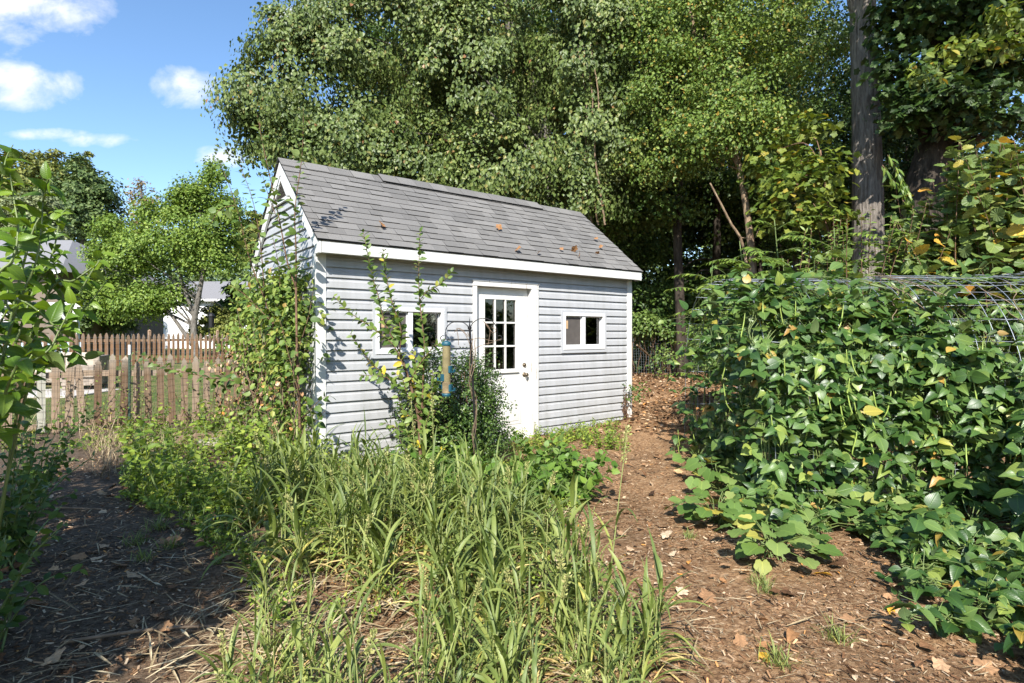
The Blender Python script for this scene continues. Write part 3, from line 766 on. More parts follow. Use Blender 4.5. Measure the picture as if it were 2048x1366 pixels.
mb.leaves(T_HEX, p + A3(0, 0, .015), d, n, R.uniform(.02, .055, len(p)))
p = scatter(9000, (.8, 6.5), (8, 16), litmask); d, n = flat_dirs(len(p), .4)
mb.leaves(T_HEX, p + A3(0, 0, .015), d, n, R.uniform(.04, .1, len(p)))
p = scatter(170, (.2, 3.2), (2.1, 7), litmask); d, n = flat_dirs(len(p), .4)
mb.leaves(T_LOBE, p + A3(0, 0, .02), d, n, R.uniform(.05, .1, len(p)))
p = scatter(200, (-4, 0), (2.3, 7), infr); d, n = flat_dirs(len(p), .4)
mb.leaves(T_LOBE, p + A3(0, 0, .02), d, n, R.uniform(.05, .1, len(p)))
tag(mb.build('leaf_litter', M['litter']), 'dry brown fallen leaves littering the mulch path', 'leaf litter', kind='stuff')
# straw: dry stalks and strips lying between the sorghum clumps
mb = MB()
p = scatter(5200, (-2.4, 1.6), (2.0, 4.8), lambda x, y: infr(x, y) & (((x > -1.55 - .12 * (y - 2.4)) & (x < .9)) | (R.random(len(x)) < .12)) & (R.random(len(x)) < np.clip(1.55 - .3 * y, .1, 1)))
N = len(p); k = (p[:, 0] < .35) | (R.random(N) < .12); p = p[k]; N = len(p); a = R.normal(.15, .75, N) + np.where(R.random(N) < .25, 1.4, 0)
blades(mb, p + A3(0, 0, .012) + np.stack([0 * a, 0 * a, R.uniform(0, .05, N)], 1), a, R.uniform(.06, .34, N), R.uniform(.004, .013, N), np.full(N, 1.5) + R.normal(0, .12, N), R.normal(.05, .12, N), 5)
p = scatter(1100, (-.2, 3.6), (2.0, 6), infr); N = len(p)
blades(mb, p + A3(0, 0, .015), R.uniform(0, 6.3, N), R.uniform(.02, .12, N) ** 1.0, R.uniform(.002, .006, N), np.full(N, 1.5), R.normal(.05, .25, N), 5)
p = scatter(9000, (-.4, 3.4), (2.0, 8), lambda x, y: infr(x, y) & (R.random(len(x)) < 3 / y)); N = len(p)
blades(mb, p + A3(0, 0, .008), R.uniform(0, 6.3, N), R.uniform(.012, .05, N), R.uniform(.0015, .004, N), np.full(N, 1.5), R.normal(.05, .3, N), 3)
p = scatter(700, (-3.6, -.8), (2.2, 5), infr); N = len(p)
blades(mb, p + A3(0, 0, .012), R.uniform(0, 6.3, N), R.uniform(.04, .25, N), R.uniform(.003, .008, N), np.full(N, 1.5), R.normal(.05, .25, N), 5)
tag(mb.build('straw', M['straw']), 'dry straw stalks lying under the tall sorghum grass', 'straw', kind='stuff')
# a long dry cane lying at the lower left, two sticks
def stick(label, pts, r, m, grp=None, name='dry_cane'):
    mb = MB(); q = spline(pts, 14); mb.tube(q, [r, r * .6], 6)
    for t in (4, 8, 11): mb.tube([q[t] - (q[t + 1] - q[t]) * .06, q[t] + (q[t + 1] - q[t]) * .06], r * 1.25, 6)
    tag(mb.build(name, M[m], None, q[0]), label, 'stick')
def gp(u, v):                        # ground point below a pixel
    y = F * CH / (v - HV); return onground((u - 1024) / F * y, y)
stick('long pale dry cane lying across the dark soil at lower left', [gp(130, 1288) + A3(0, 0, .02), gp(300, 1275) + A3(0, 0, .03), gp(440, 1268) + A3(0, 0, .03)], .009, 'drystem')
stick('thin pale stick on dark soil between bushes and weeds', [gp(95, 1022) + A3(0, 0, .02), gp(205, 1024) + A3(0, 0, .02)], .008, 'drystem')
q0 = P(1274, 690, 13.5); q1 = gp(1322, 772)
stick('bare branch leaning from the wire fence to the mulch', [q0, (q0 + q1) / 2 + A3(.05, 0, .06), q1], .022, 'barkl', name='leaning_branch')
# conspicuous single leaves on the path
for (u, v, s, m, lab) in ((1667, 1161, .11, 'yl', 'bright yellow leaf lying beside the squash plants'), (1527, 1310, .09, 'yl', 'orange yellow leaf on the mulch near the bottom edge'), (1540, 1300, .06, 'dryleaf', 'small rust leaf touching the orange yellow leaf on the path'),
        (1780, 1222, .07, 'yl', 'yellow leaf at the edge of the creeping bean plants'), (1765, 1303, .07, 'dryleaf', 'red brown leaf by the creeping bean plants'), (1515, 1245, .085, 'dryleaf', 'tan brown leaf in the middle of the mulch path'),
        (1590, 1280, .1, 'dryleaf', 'large curled brown leaf on straw by the path edge'), (1438, 1165, .06, 'dryleaf', 'small orange brown leaf on the upper mulch path')):
    if m == 'yl' and 'yl' not in M: M['yl'] = stuff_mat('yellow leaf', [(0, (.6, .3, .03)), (1, (.65, .4, .05))], .6, .2)
    p = gp(u, v); mb = MB(); d, n = flat_dirs(1, .2); mb.leaves(T_OVB, [p + A3(0, 0, .018)], d, n, [s])
    tag(mb.build('fallen_leaf', M[m], None, p), lab, 'leaf', 'fallen leaves on the path')
# ---------------------------------------------------------------- lawn
fence_side = lambda x, y: ((x + 6.98) * -.6106 + (y - 7.85) * .7919)
mb = MB()
p = scatter(60000, (-24, -2.5), (8, 24), lambda x, y: (fence_side(x, y) > .15) & (np.abs(x) < .93 * y) & (((x - SX) * DX[0] + (y - SY) * DX[1]) < -.2))
N = len(p); blades(mb, p - A3(0, 0, .004), R.uniform(0, 6.3, N), R.uniform(.03, .075, N), R.uniform(.006, .014, N), R.uniform(.1, .8, N), R.uniform(.1, .9, N), 3)
tag(mb.build('lawn_grass', M['lawn']), 'short patchy green lawn grass beyond the picket fence', 'grass', kind='stuff')

# ================================================================ FENCES
def picket_shape(w, h, point=.06, neck=.0):
    return [(-w / 2, 0), (w / 2, 0), (w / 2, h - point * 1.5), (w / 2 * .62, h - point * 1.15), (w / 2 * .8, h - point * .8), (0, h), (-w / 2 * .8, h - point * .8), (-w / 2 * .62, h - point * 1.15), (-w / 2, h - point * 1.5)]
def put_fence(name, label, p0, p1, us, h, w, rails, posts, mats, ghs, tilt=.02, point=.07, ph=.1, group=None, hvar=.02):
    p0, p1 = A3(*p0), A3(*p1); L = np.linalg.norm(p1 - p0); d = (p1 - p0) / L; az = math.atan2(d[1], d[0])
    T = thing(name, label, 'fence', (p0[0], p0[1], ghs), az, group)
    for k, t in enumerate(us):
        hh = h + R.normal(0, hvar); mb = MB(); mb.prism(picket_shape(w * R.uniform(.92, 1.06), hh, point), -.010, .010, 1)
        o = mb.build('picket', mats[1] if (k in rails.get('pale', ())) else mats[0], T, bev=0)
        x, y = p0[0] + d[0] * t, p0[1] + d[1] * t
        o.location = (t, R.normal(0, .004), float(gh(x, y)) - ghs + R.normal(.015, .012)); o.rotation_euler = (R.normal(0, tilt * .6), R.normal(0, tilt), R.normal(0, .03))
    def zz(t): return float(gh(p0[0] + d[0] * t, p0[1] + d[1] * t)) - ghs
    for (z, a, b, th, dp) in rails['r']:
        mb = MB(); q = np.linspace(a, b, 9)
        V = [(t, yy, zz(t) + z + s * th / 2) for t in q for yy in (.013, .013 + dp) for s in (-1, 1)]
        f = []
        for i in range(8):
            k = 4 * i; f += [(k, k + 1, k + 5, k + 4), (k + 2, k + 6, k + 7, k + 3), (k, k + 4, k + 6, k + 2), (k + 1, k + 3, k + 7, k + 5)]
        f += [(0, 2, 3, 1), (32, 33, 35, 34)]
        mb.poly(V, f).build('rail', mats[0], T)
    for t in posts:
        mb = MB(); hh = h + ph; s = .045; y0 = .056
        mb.box(t - s, t + s, y0, y0 + 2 * s, zz(t) - .1, zz(t) + hh)
        mb.box(t - s - .008, t + s + .008, y0 - .008, y0 + 2 * s + .008, zz(t) + hh, zz(t) + hh + .02)
        mb.poly([(t - s, y0, zz(t) + hh + .02), (t + s, y0, zz(t) + hh + .02), (t + s, y0 + 2 * s, zz(t) + hh + .02), (t - s, y0 + 2 * s, zz(t) + hh + .02), (t, y0 + s, zz(t) + hh + .08)], [(0, 1, 4), (1, 2, 4), (2, 3, 4), (3, 0, 4)])
        mb.build('post', mats[0], T)
    return T, p0, d, az
# near fence: parallel to the shed front, meeting its rear corner line
n0 = P(-60, 0, 7.62)[:2]; n1 = P(505, 0, 9.72)[:2]
Ln = np.linalg.norm(n1 - n0)
def u2t(u):                            # pixel column on the fence line -> distance along it
    d = (n1 - n0) / Ln; k = (u - 1024) / F
    return (k * n0[1] - n0[0]) / (d[0] - k * d[1])
us = [u2t(u) for u in (-30, 0, 14, 41, 82, 110, 137, 166, 195, 222, 246, 272, 298, 322, 345, 369, 391, 413, 436, 454, 472, 489)]
NF = put_fence('picket_fence', 'weathered near picket fence with wide gaps beside the shed', (n0[0], n0[1], 0), (n1[0], n1[1], 0), us, 1.05, .094, {'r': [(.83, 0, u2t(487), .085, .035), (.1, 0, u2t(487), .085, .035)], 'pale': (4, 21)}, [u2t(-20), u2t(252), u2t(496)], (M['picket'], M['newwood']), 0.0, .02, hvar=.03, ph=-.03)
# far fence
f0, f1 = P(-90, 0, 18.2)[:2], P(560, 0, 27.5)[:2]; Lf = np.linalg.norm(f1 - f0)
FF = put_fence('picket_fence', 'brown picket fence across the lawn in front of the lime green tree', (f0[0], f0[1], 0), (f1[0], f1[1], 0), list(np.arange(.1, Lf, .185)), 1.24, .1, {'r': [(1.0, 0, Lf, .1, .04), (.2, 0, Lf, .1, .04)]}, [Lf * q for q in (.06, .28, .5, .74, .9)], (M['farwood'], M['newwood']), .15, .008, ph=.12)
# welded wire stretched on both fences
def wiremesh(name, label, p0, d, L, h, cx, cz, r, off, mat, zofs=0.02):
    mb = MB(); nrm_ = A3(d[1], -d[0])
    def pt(t, z):
        x, y = p0[0] + d[0] * t + nrm_[0] * off, p0[1] + d[1] * t + nrm_[1] * off
        return A3(x + .012 * math.sin(t * 3 + z * 4), y + .012 * math.cos(t * 2.3), float(gh(x, y)) + zofs + z)
    for t in np.arange(0, L + .001, cx): mb.tube([pt(t, z) for z in np.linspace(0, h, 4)], r, 3, cap=False)
    for z in np.arange(0, h + .001, cz): mb.tube([pt(t, z) for t in np.linspace(0, L, int(L / .3) + 2)], r, 3, cap=False)
    return tag(mb.build(name, M[mat], None, pt(0, 0)), label, 'wire fence')
wiremesh('wire_mesh', 'thin rusty welded wire stretched over the near picket fence', (n0[0], n0[1]), (n1 - n0) / Ln, Ln, 1.0, .075,   .1, .0017, .03, 'rustwire')
wiremesh('wire_mesh', 'grey welded wire stretched over the brown fence across the lawn', (f0[0], f0[1]), (f1 - f0) / Lf, Lf, 1.25, .2, .22, .0025, .04, 'steel')
# green steel T-post with white tip
q = n0 + (n1 - n0) / Ln * u2t(257); b = onground(q[0] + .08, q[1] - .1)
TP = thing('steel_post', 'green steel T-post with a white painted tip at the picket fence', 'post', b)
mb = MB(); mb.box(-.017, .017, -.003, .003, -.1, 1.12); mb.box(-.003, .003, .003, .03, -.1, 1.12)
for z in np.arange(.1, 1.1, .05): mb.box(-.009, .009, -.009, -.003, z, z + .012)
mb.build('post_shaft', M['postgreen'], TP)
mb = MB(); mb.box(-.0175, .0175, -.0035, .0035, 1.12, 1.27); mb.box(-.0035, .0035, .0035, .03, 1.12, 1.27); mb.build('white_tip', M['white'], TP)
# timber edging board and flat stone at the fence foot
mb = MB(); a, b2 = gp(350, 890), gp(560, 862); dd = nrm(b2 - a); mb.obox((a + b2) / 2 + A3(0, 0, .05), (b2 - a) / 2, np.cross(dd, A3(0, 0, 1)) * .02, A3(0, 0, .07))
tag(mb.build('edging_board', M['picket'], None, a), 'weathered timber edging board at the foot of the picket fence', 'board')
mb = MB(); c = gp(435, 884) + A3(0, 0, .03); th = np.linspace(0, 6.283, 9)[:-1]; rr = R.uniform(.75, 1.1, 8)
V = [(c[0] + .32 * r * math.cos(t), c[1] + .22 * r * math.sin(t), c[2] + z) for z in (-.06, .02) for t, r in zip(th, rr)]
mb.poly(V, [tuple(range(8))[::-1], tuple(range(8, 16))] + [(i, (i + 1) % 8, 8 + (i + 1) % 8, 8 + i) for i in range(8)])
M['stone'] = paint_mat('pale flat stone', (.4, .36, .3), .85, (.2, .18, .14), .5, 6)
tag(mb.build('flat_stone', M['stone'], None, c, bev=.012), 'flat pale stepping stone among weeds before the fence', 'stone')

# ================================================================ BEYOND THE LAWN: houses, porch, patio
M['housewhite'] = paint_mat('white house siding', (.8, .79, .77), .6, (.5, .5, .48), .2)
M['houseshade'] = paint_mat('brown house wall', (.17, .13, .1), .8); M['housegrey'] = paint_mat('grey roof', (.22, .215, .22), .9, (.12, .12, .12), .5, 8)  # first wall colour is darkened to stand in for a shaded porch
M['darkglass'] = plain_mat('dark house window', (.03, .035, .04), .15)
M['railblue'] = plain_mat('pale blue panel', (.42, .52, .62), .5)
def house(name, label, u0, u1, y, zb, ze, zr, dpt, hip=.5, wins=(), wallm='housewhite'):
    a = P(u0, 600, y); b = P(u1, 600, y); x0, x1 = a[0], b[0]; w = x1 - x0
    H = thing(name, label, 'house', (x0, y, zb))
    mb = MB(); mb.box(0, w, 0, dpt, -.4, ze - zb); mb.build('wall', M[wallm], H)
    mb = MB(); e = .45; zz = ze - zb; t = zr - zb
    V = [(-e, -e, zz), (w + e, -e, zz), (w + e, dpt + e, zz), (-e, dpt + e, zz), (w * hip * .5, dpt / 2, t), (w - w * hip * .5, dpt / 2, t)]
    mb.poly(V, [(0, 1, 5, 4), (2, 3, 4, 5), (1, 2, 5), (3, 0, 4), (3, 2, 1, 0)]); rf = mb.build('roof', M['housegrey'], H)
    mb = MB(); mb.box(-e, w + e, -e - .03, -e - .002, zz - .16, zz + .02); mb.build('gutter', M['housewhite'], rf)
    for (wx, wz, ww, wh) in wins:
        mb = MB(); mb.box(wx - ww / 2 - .07, wx + ww / 2 + .07, -.05, -.002, wz - .07, wz + wh + .07); wf = mb.build('window', M['housewhite'], H)
        mb = MB(); mb.box(wx - ww / 2, wx + ww / 2, -.06, -.052, wz, wz + wh); mb.build('pane', M['darkglass'], wf)
    return H
house('neighbour_house', 'white neighbour house with low grey hip roof behind the lime tree', 250, 560, 48, .3, 4.3, 6.2, 8, .3, [(2.2, 1.0, 1.0, 1.2), (7.2, 1.0, 1.0, 1.2), (9.4, 1.2, .9, .9)])
house('neighbour_house', 'neighbour house with shaded grey roof behind the big leaved shrub', -260, 118, 30, .3, 4.7, 7.1, 9, .55, [(1.6, 2.4, 1, 1.2), (7.6, 2.2, 1.2, 1.3)], 'houseshade')
# covered porch with white brackets, railings
PO = thing('porch', 'white porch post with curved bracket and railing beyond the brown fence', 'porch', P(150, 740, 24) * A3(1, 1, 0) + A3(0, 0, .2))
for px, py in ((.05, 0), (-2.6, 0)):
    mb = MB(); mb.box(px - .09, px + .09, -.09, .09, 0, 2.35); mb.build('post', M['white'], PO, bev=.01)
    mb = MB(); q = [(px - .09 - .55 * math.sin(t), 0, 2.3 - .6 * (1 - math.cos(t)) * 0 - .62 * math.cos(t)) for t in np.linspace(0, 1.5, 9)]
    mb.tube(q, .055, 6); mb.build('bracket', M['white'], PO)
mb = MB(); mb.box(-5.6, .3, -.1, .1, 2.36, 2.55); mb.build('beam', M['white'], PO)
mb = MB(); mb.box(-5.6, -.1, -.03, .03, .95, 1.02); mb.box(-5.6, -.1, -.03, .03, .12, .18)
for x in np.arange(-5.5, -.15, .16): mb.box(x - .018, x + .018, -.018, .018, .18, .95)
mb.build('railing', M['white'], PO)
mb = MB(); mb.box(-5.6, -.2, .6, .66, .2, .9); mb.build('wind_panel', M['railblue'], PO)
# patio slab, sofa, chairs, table
M['slab'] = paint_mat('pale paving', (.5, .46, .42), .9, (.3, .27, .23), .4, 4)
M['wicker'] = plain_mat('tan wicker', (.3, .25, .2), .8, 0, .3)
M['cushion'] = paint_mat('tan cushion', (.48, .42, .33), .9, (.3, .25, .2), .3)
c = P(20, 780, 13.4); gz = float(gh(c[0], c[1]))
mb = MB(); mb.box(-4.5, 2.2, -.9, 2.6, -.05, .035); s = mb.build('patio', M['slab'], None, loc=(c[0], c[1], gz), bev=.01); tag(s, 'pale paved patio with outdoor furniture on the lawn', None, kind='structure')
def sofa(label, loc, w, rz, grp):
    S = thing('outdoor_sofa', label, 'sofa', loc, rz, grp)
    mb = MB(); mb.box(-w / 2, w / 2, -.38, .38, .1, .3); mb.build('seat_base', M['wicker'], S, bev=.02)
    mb = MB(); mb.box(-w / 2, w / 2, .3, .4, .301, .82); mb.build('backrest', M['wicker'], S, bev=.02)
    for s in (-1, 1):
        mb = MB(); mb.box(s * w / 2 - .06, s * w / 2 + .06, -.38, .298, .301, .6); mb.build('armrest', M['wicker'], S, bev=.02)
        for t in (-.33, .33):
            mb = MB(); mb.box(s * (w / 2 - .06) - .03, s * (w / 2 - .06) + .03, t - .03, t + .03, 0, .099); mb.build('leg', M['wicker'], S)
    n = max(1, int(w / .65))
    for i in range(n):
        a = -w / 2 + .07 + i * (w - .14) / n; b = a + (w - .14) / n - .015
        mb = MB(); mb.box(a, b, -.36, .28, .303, .43); mb.build('seat_cushion', M['cushion'], S, bev=.035)
        mb = MB(); mb.box(a, b, .12, .29, .435, .86); mb.build('back_cushion', M['cushion'], S, bev=.04)
sofa('long tan outdoor sofa with cushions on the pale patio', (c[0] - .3, c[1] + 1.5, gz + .036), 2.0, .1, 'patio seats')
sofa('single tan outdoor armchair nearest the fence gap on the patio', (c[0] + 1.25, c[1] + .7, gz + .036), .8, -1.2, 'patio seats')
TB = thing('patio_table', 'low tan patio table in front of the outdoor sofa', 'table', (c[0] - .2, c[1] + .2, gz + .036))
mb = MB(); mb.box(-.55, .55, -.3, .3, .36, .41); mb.build('tabletop', M['wicker'], TB, bev=.01)
for sx in (-1, 1):
    for sy in (-1, 1):
        mb = MB(); mb.box(sx * .5 - .03, sx * .5 + .03, sy * .25 - .03, sy * .25 + .03, 0, .359); mb.build('leg', M['wicker'], TB)
# far shepherd hook with black feeder
def hook_pole(base, hgt, arms, r, name, label, lean=(0, 0)):
    K = thing(name, label, 'plant hook', base)
    top = A3(lean[0], lean[1], hgt)
    mb = MB(); mb.tube(spline([(0, 0, -.1), top * .5 + A3(.004, 0, 0), top], 12), r, 8)
    mb.tube([top, top + A3(0, 0, .1)], [r * .8, .001], 8); mb.lathe(top + A3(0, 0, -.02), [(r, 0), (r * 1.7, .01), (r * 1.7, .025), (r * .6, .035)], 10)
    mb.build('pole', M['black'], K)
    for sg, (rw, rh, curl) in arms:
        th = np.linspace(0, math.pi, 16); a = [top + A3(sg * rw * (1 - math.cos(t)) / 2, 0, rh * math.sin(t) - .04) for t in th]
        e = a[-1]; a += [e + A3(0, 0, -.05)] + [e + A3(sg * (curl * (1 - math.cos(t)) * (1 - t / 14)), 0, -.06 - curl * math.sin(t) * (1 - t / 14)) for t in np.linspace(.2, 5.2, 14)]
        mb = MB(); mb.tube(a, r * .42, 6); mb.build('arm', M['black'], K)
    return K
kb = P(418, 640, 27.6); kb = onground(kb[0], kb[1])
hook_pole(kb, 2.55, [(-1, (.6, .25, .06)), (1, (.6, .25, .06))], .018, 'shepherd_hook', 'distant black shepherd hook behind the brown fence')
BF = thing('hanging_feeder', 'small black bird feeder hanging beyond the brown fence', 'feeder', P(423, 655, 27.5))
mb = MB(); mb.lathe((0, 0, 0), [(.0, 0), (.17, 0), (.17, .03), (.12, .05), (.12, .5), (.16, .54), (.1, .66), (.02, .72), (0, .72)], 14); mb.build('feeder_body', M['black'], BF)
mb = MB(); mb.tube([(0, 0, .72), (0, 0, 1.32)], .008, 5); mb.build('hanger_wire', M['black'], BF)
# ---------------------------------------------------------------- wire fence behind the shed, right side
b0, b1 = P(1258, 0, 15.0)[:2], P(1440, 0, 15.6)[:2]; Lb = np.linalg.norm(b1 - b0)
wiremesh('wire_mesh', 'tall grey wire garden fence behind the shed corner', b0, (b1 - b0) / Lb, Lb, 1.35, .07, .07, .0016, 0, 'steel')
for t, lab in ((.05, 'pale wooden post of the wire fence behind the shed corner'), (Lb * .5, 'short wooden stake in the middle of the wire garden fence')):
    q = b0 + (b1 - b0) / Lb * t; b = onground(q[0], q[1] + .05); mb = MB(); mb.tube([b + A3(0, 0, -.1), b + A3(.02, 0, .7), b + A3(.01, 0, 1.45)], [.05, .042], 8)
    tag(mb.build('fence_post', M['barkl'], None, b), lab, 'post')
# grey tarp bundle with a rolled wire end
M['tarp'] = plain_mat('grey tarp', (.3, .31, .33), .45, 0, .3)
b = gp(1352, 752) * A3(1, 1, 0); b = onground(b[0], b[1])
mb = MB(); nu, nv = 22, 14
V = []
for i in range(nv):
    for j in range(nu):
        a = 2 * math.pi * j / nu; t = i / (nv - 1); rr = (1 - .25 * t) * (1 if t < .85 else 1 - (t - .85) * 5) + .09 * math.sin(a * 5 + t * 4) + R.normal(0, .025)
        V.append((b[0] + .5 * rr * math.cos(a), b[1] + .35 * rr * math.sin(a), b[2] + .5 * t + .05 * math.sin(a * 3) * t))
f = [(i * nu + j, i * nu + (j + 1) % nu, (i + 1) * nu + (j + 1) % nu, (i + 1) * nu + j) for i in range(nv - 1) for j in range(nu)] + [tuple(range((nv - 1) * nu, nv * nu))]
tag(mb.poly(V, f).build('tarp_bundle', M['tarp'], None, b), 'crumpled grey tarp bundle on the mulch by the wire fence', 'tarp')
# ================================================================ TREES
def ell(c, r, n, low=-.75, shell=.5):
    d = nrm(R.normal(0, 1, (n * 3, 3))); d = d[d[:, 2] > low][:n]
    rr = (shell + (1 - shell) * R.random(len(d)) ** .6) * (1 + R.normal(0, .09, len(d)) + .14 * (R.random(len(d)) < .1))
    return np.asarray(c) + d * rr[:, None] * np.asarray(r), d

def crown_leaves(ml, centres, outs, nper, cs, T, ls, droop=.1, flat=.55, upw=.55, outw=.6, rnd=.5):
    N = len(centres) * nper
    c = np.repeat(centres, nper, 0); o = np.repeat(outs, nper, 0)
    k = R.uniform(.65, 1.3, len(centres)); k = np.repeat(k, nper)[:, None]
    off = np.clip(R.normal(0, 1, (N, 3)), -1.7, 1.7) * A3(1, 1, flat) * cs * .62 * k
    off[:, 2] -= .28 * (off[:, 0] ** 2 + off[:, 1] ** 2) / cs
    pos = c + off
    zn = A3(0, 0, 1) * upw + o * outw + nrm(off + 1e-6) * .35 + R.normal(0, rnd, (N, 3))
    a = R.normal(0, 1, (N, 3)); yd = a + nrm(off + 1e-6) * .8 + A3(0, 0, -1) * droop
    yd = yd - nrm(zn) * np.sum(yd * nrm(zn), 1, keepdims=True)
    yd[:, 2] -= droop
    ml.leaves(T, pos, yd, zn, ls * R.uniform(.7, 1.2, N))

def tree(name, label, cat, base, trunk, r0, r1, crown, T, lm, bark, nper=110, cs=.5, ls=.09, group=None, limbs=16, droop=.15, limb_from=.35, upw=.55, outw=.6, k=10, flare=1.3, extra=None, lim_r=.35, rnd=.5, flat=.55):
    base = np.asarray(base, float)
    B = thing(name, label, cat, base, 0, group)
    tp = spline(trunk, 30); s = np.linspace(0, 1, 30)
    r = r0 + (r1 - r0) * s; r = r * (1 + (flare - 1) * np.exp(-s * 18)) * (1 + R.normal(0, .02, 30))
    ms = MB(); ms.tube(tp, r, k)
    if extra: extra(ms, tp, r)
    ml = MB(); cc = []
    for (c, rr, n, *o) in crown:
        p, d = ell(c, rr, n, *(o or ())); cc.append(p)
        crown_leaves(ml, p, d, nper, cs, T, ls, droop, flat, upw, outw, rnd)
    cc = np.concatenate(cc)
    if limbs:
        for q in cc[R.choice(len(cc), min(limbs, len(cc)), False)]:
            dz = np.abs(tp[:, 2] - (q[2] - np.linalg.norm((tp - q)[:, :2], axis=1) * .55)); dz[s < limb_from] = 99
            i = int(np.clip(np.argmin(dz) + R.integers(-4, 3), 30 * limb_from, 28)); rr = max(.012, r[i] * lim_r); m_ = (tp[i] + q) / 2 + A3(0, 0, .12 * np.linalg.norm(q - tp[i])) + R.normal(0, .12, 3)
            ms.tube(spline([tp[i], m_, q], 10), np.linspace(rr, .008, 10), 5)
    tr = ms.build('trunk', M[bark], B, base, True)
    cr = ml.build('crown', M[lm], B, base)
    return B

def E(u, v, y, rx, ry, rz, n, *o): return (P(u, v, y), A3(rx, ry, rz), n, *o)
def gxy(u, y): x = (u - 1024) / F * y; return onground(x, y, -.05)

# --- the big grey green tree behind the shed
y = 14.0
b = gxy(1110, y)
tree('broadleaf_tree', 'huge grey green leafy tree towering right behind the shed roof', 'tree', b,
     [b, P(1108, 420, y), P(1102, 330, y + .2), P(1075, 200, y + .6), P(1020, 60, y + .8), P(980, -120, y + .8)], .21, .09,
     [E(655, 175, y, 2.0, 1.9, 2.3, 56), E(545, 205, y, 1.0, 1.0, 1.5, 20), E(505, 245, y, .5, .6, .5, 5), E(800, 60, y + .4, 2.3, 2.0, 2.4, 64), E(940, 175, y, 1.9, 1.7, 2.0, 54), E(1030, 20, y + .5, 2.3, 1.9, 2.3, 60), E(700, 310, y - .2, 1.8, 1.5, .95, 36),
      E(820, 335, y - .2, 1.5, 1.4, 1.0, 30), E(1000, 345, y - .4, 1.5, 1.3, 1.1, 30), E(1180, 120, y, 1.9, 1.7, 2.1, 50), E(1190, 280, y - .4, 1.5, 1.3, 1.3, 36), E(1150, 395, y - .7, 1.0, .9, .75, 14), E(600, 285, y, 1.0, 1.0, .9, 14), E(610, 90, y + .2, .9, 1, .9, 14),
      E(760, -120, y + .5, 3.0, 2.2, 1.7, 40), E(1060, -150, y + .5, 3.0, 2.2, 1.7, 40)],
     T_RHW, 'l_pear', 'bark', 270, .43, .1, None, 18, .75, .25, .4, .85, 12, 1.3, None, .22, .3, .75)
# --- locust with thin curved pale trunk
y = 12.2
b = gxy(1512, y)
tree('locust_tree', 'airy light green locust with a thin curved pale trunk', 'tree', b,
     [b, P(1507, 560, y), P(1497, 450, y), P(1481, 350, y + .1), P(1462, 280, y + .2), P(1436, 190, y + .4), P(1400, 120, y + .6), P(1370, -40, y + .8)],   .085, .045,
     [E(1390, 60, y + .5, 1.5, 1.4, 1.3, 40), E(1500, 20, y + .6, 1.4, 1.4, 1.3, 36), E(1480, 170, y, 1.2, 1.0, 1.1, 32), E(1340, 200, y + .6, 1.2, 1.1, 1.1, 32), E(1420, 265, y, 1.1, .9, .75, 26), E(1540, 250, y + .1, .8, .8, .6, 14), E(1330, 310, y + .6, 1.0, .9, .8, 22), E(1590, 110, y + .9, 1.0, 1.0, 1.0, 22), E(1290, 60, y + 1, 1.2, 1.1, 1.2, 24), E(1450, -120, y + .9, 2.6, 1.8, 1.2, 34)],
     T_RHW, 'l_locust', 'barkl', 170, .42, .075, None, 18, .25, .45, .5, .7, 8, 1.2, None, .3)
# --- shaded slim trees behind
def slim(label, u, y, r, top_u, crown, lm='l_forest', bark='barkd', name='forest_tree', nper=110, ls=.11, T=T_RHW, limbs=10, group=None, cs=.5):
    b = gxy(u, y)
    return tree(name, label, 'tree', b, [b, P((u * 2 + top_u) / 3 + R.uniform(-8, 8), 450, y), P((u + top_u * 2) / 3 + R.uniform(-8, 8), 250, y), P(top_u, 0, y)], r, r * .5, crown, T, lm, bark, nper, cs, ls, group, limbs, .2, .4)
slim('slim brown trunk in the shade just right of the shed roof', 1366, 14.5, .13, 1352, [E(1300, 400, 14.5, 1.0, .9, .8, 20), E(1350, 120, 15, 1.6, 1.4, 1.4, 30), E(1255, 300, 14.8, .9, .9, 1.0, 18)], lm='l_forest')
slim('dark slim trunk standing behind the leaning dead pole', 1428, 17.0, .12, 1440, [E(1420, 120, 17, 1.8, 1.6, 1.6, 30), E(1430, 350, 17.5, 1.2, 1.1, 1.0, 16)])
slim('dark slim trunk between the curved pale trunk and the thick grey trunk', 1560, 18.5, .14, 1570, [E(1570, 60, 18.5, 2.4, 1.8, 2.0, 40), E(1600, 260, 18.5, 1.6, 1.4, 1.3, 26)], lm='l_dark')
slim('slender tree half hidden at the shed ridge end', 1212, 16.0, .10, 1180, [E(1225, 430, 15.5, 1.2, 1.0, .8, 24), E(1215, 170, 16.5, 1.4, 1.3, 1.6, 26)])
# understory maple, yellow green, in front of the thick trunk
y = 10.8
b = gxy(1672, y)
tree('young_maple', 'yellow green young maple left of the thick grey trunk', 'tree', b, [b, P(1668, 480, y), P(1650, 380, y), P(1640, 300, y)], .05, .02,
     [E(1600, 365, y, .6, .6, .4, 11, -.5), E(1575, 425, y - .1, .5, .5, .22, 8, -.5), E(1640, 330, y, .4, .5, .3, 6), E(1645, 435, y - .2, .4, .5, .16, 6), E(1555, 330, y + .6, .6, .6, .35, 8), E(1610, 265, y + .6, .5, .6, .3, 7)],
     T_LOBE, 'l_maple', 'twig', 30, .3, .135, None, 18, .15, .2, .85, .35, 7)
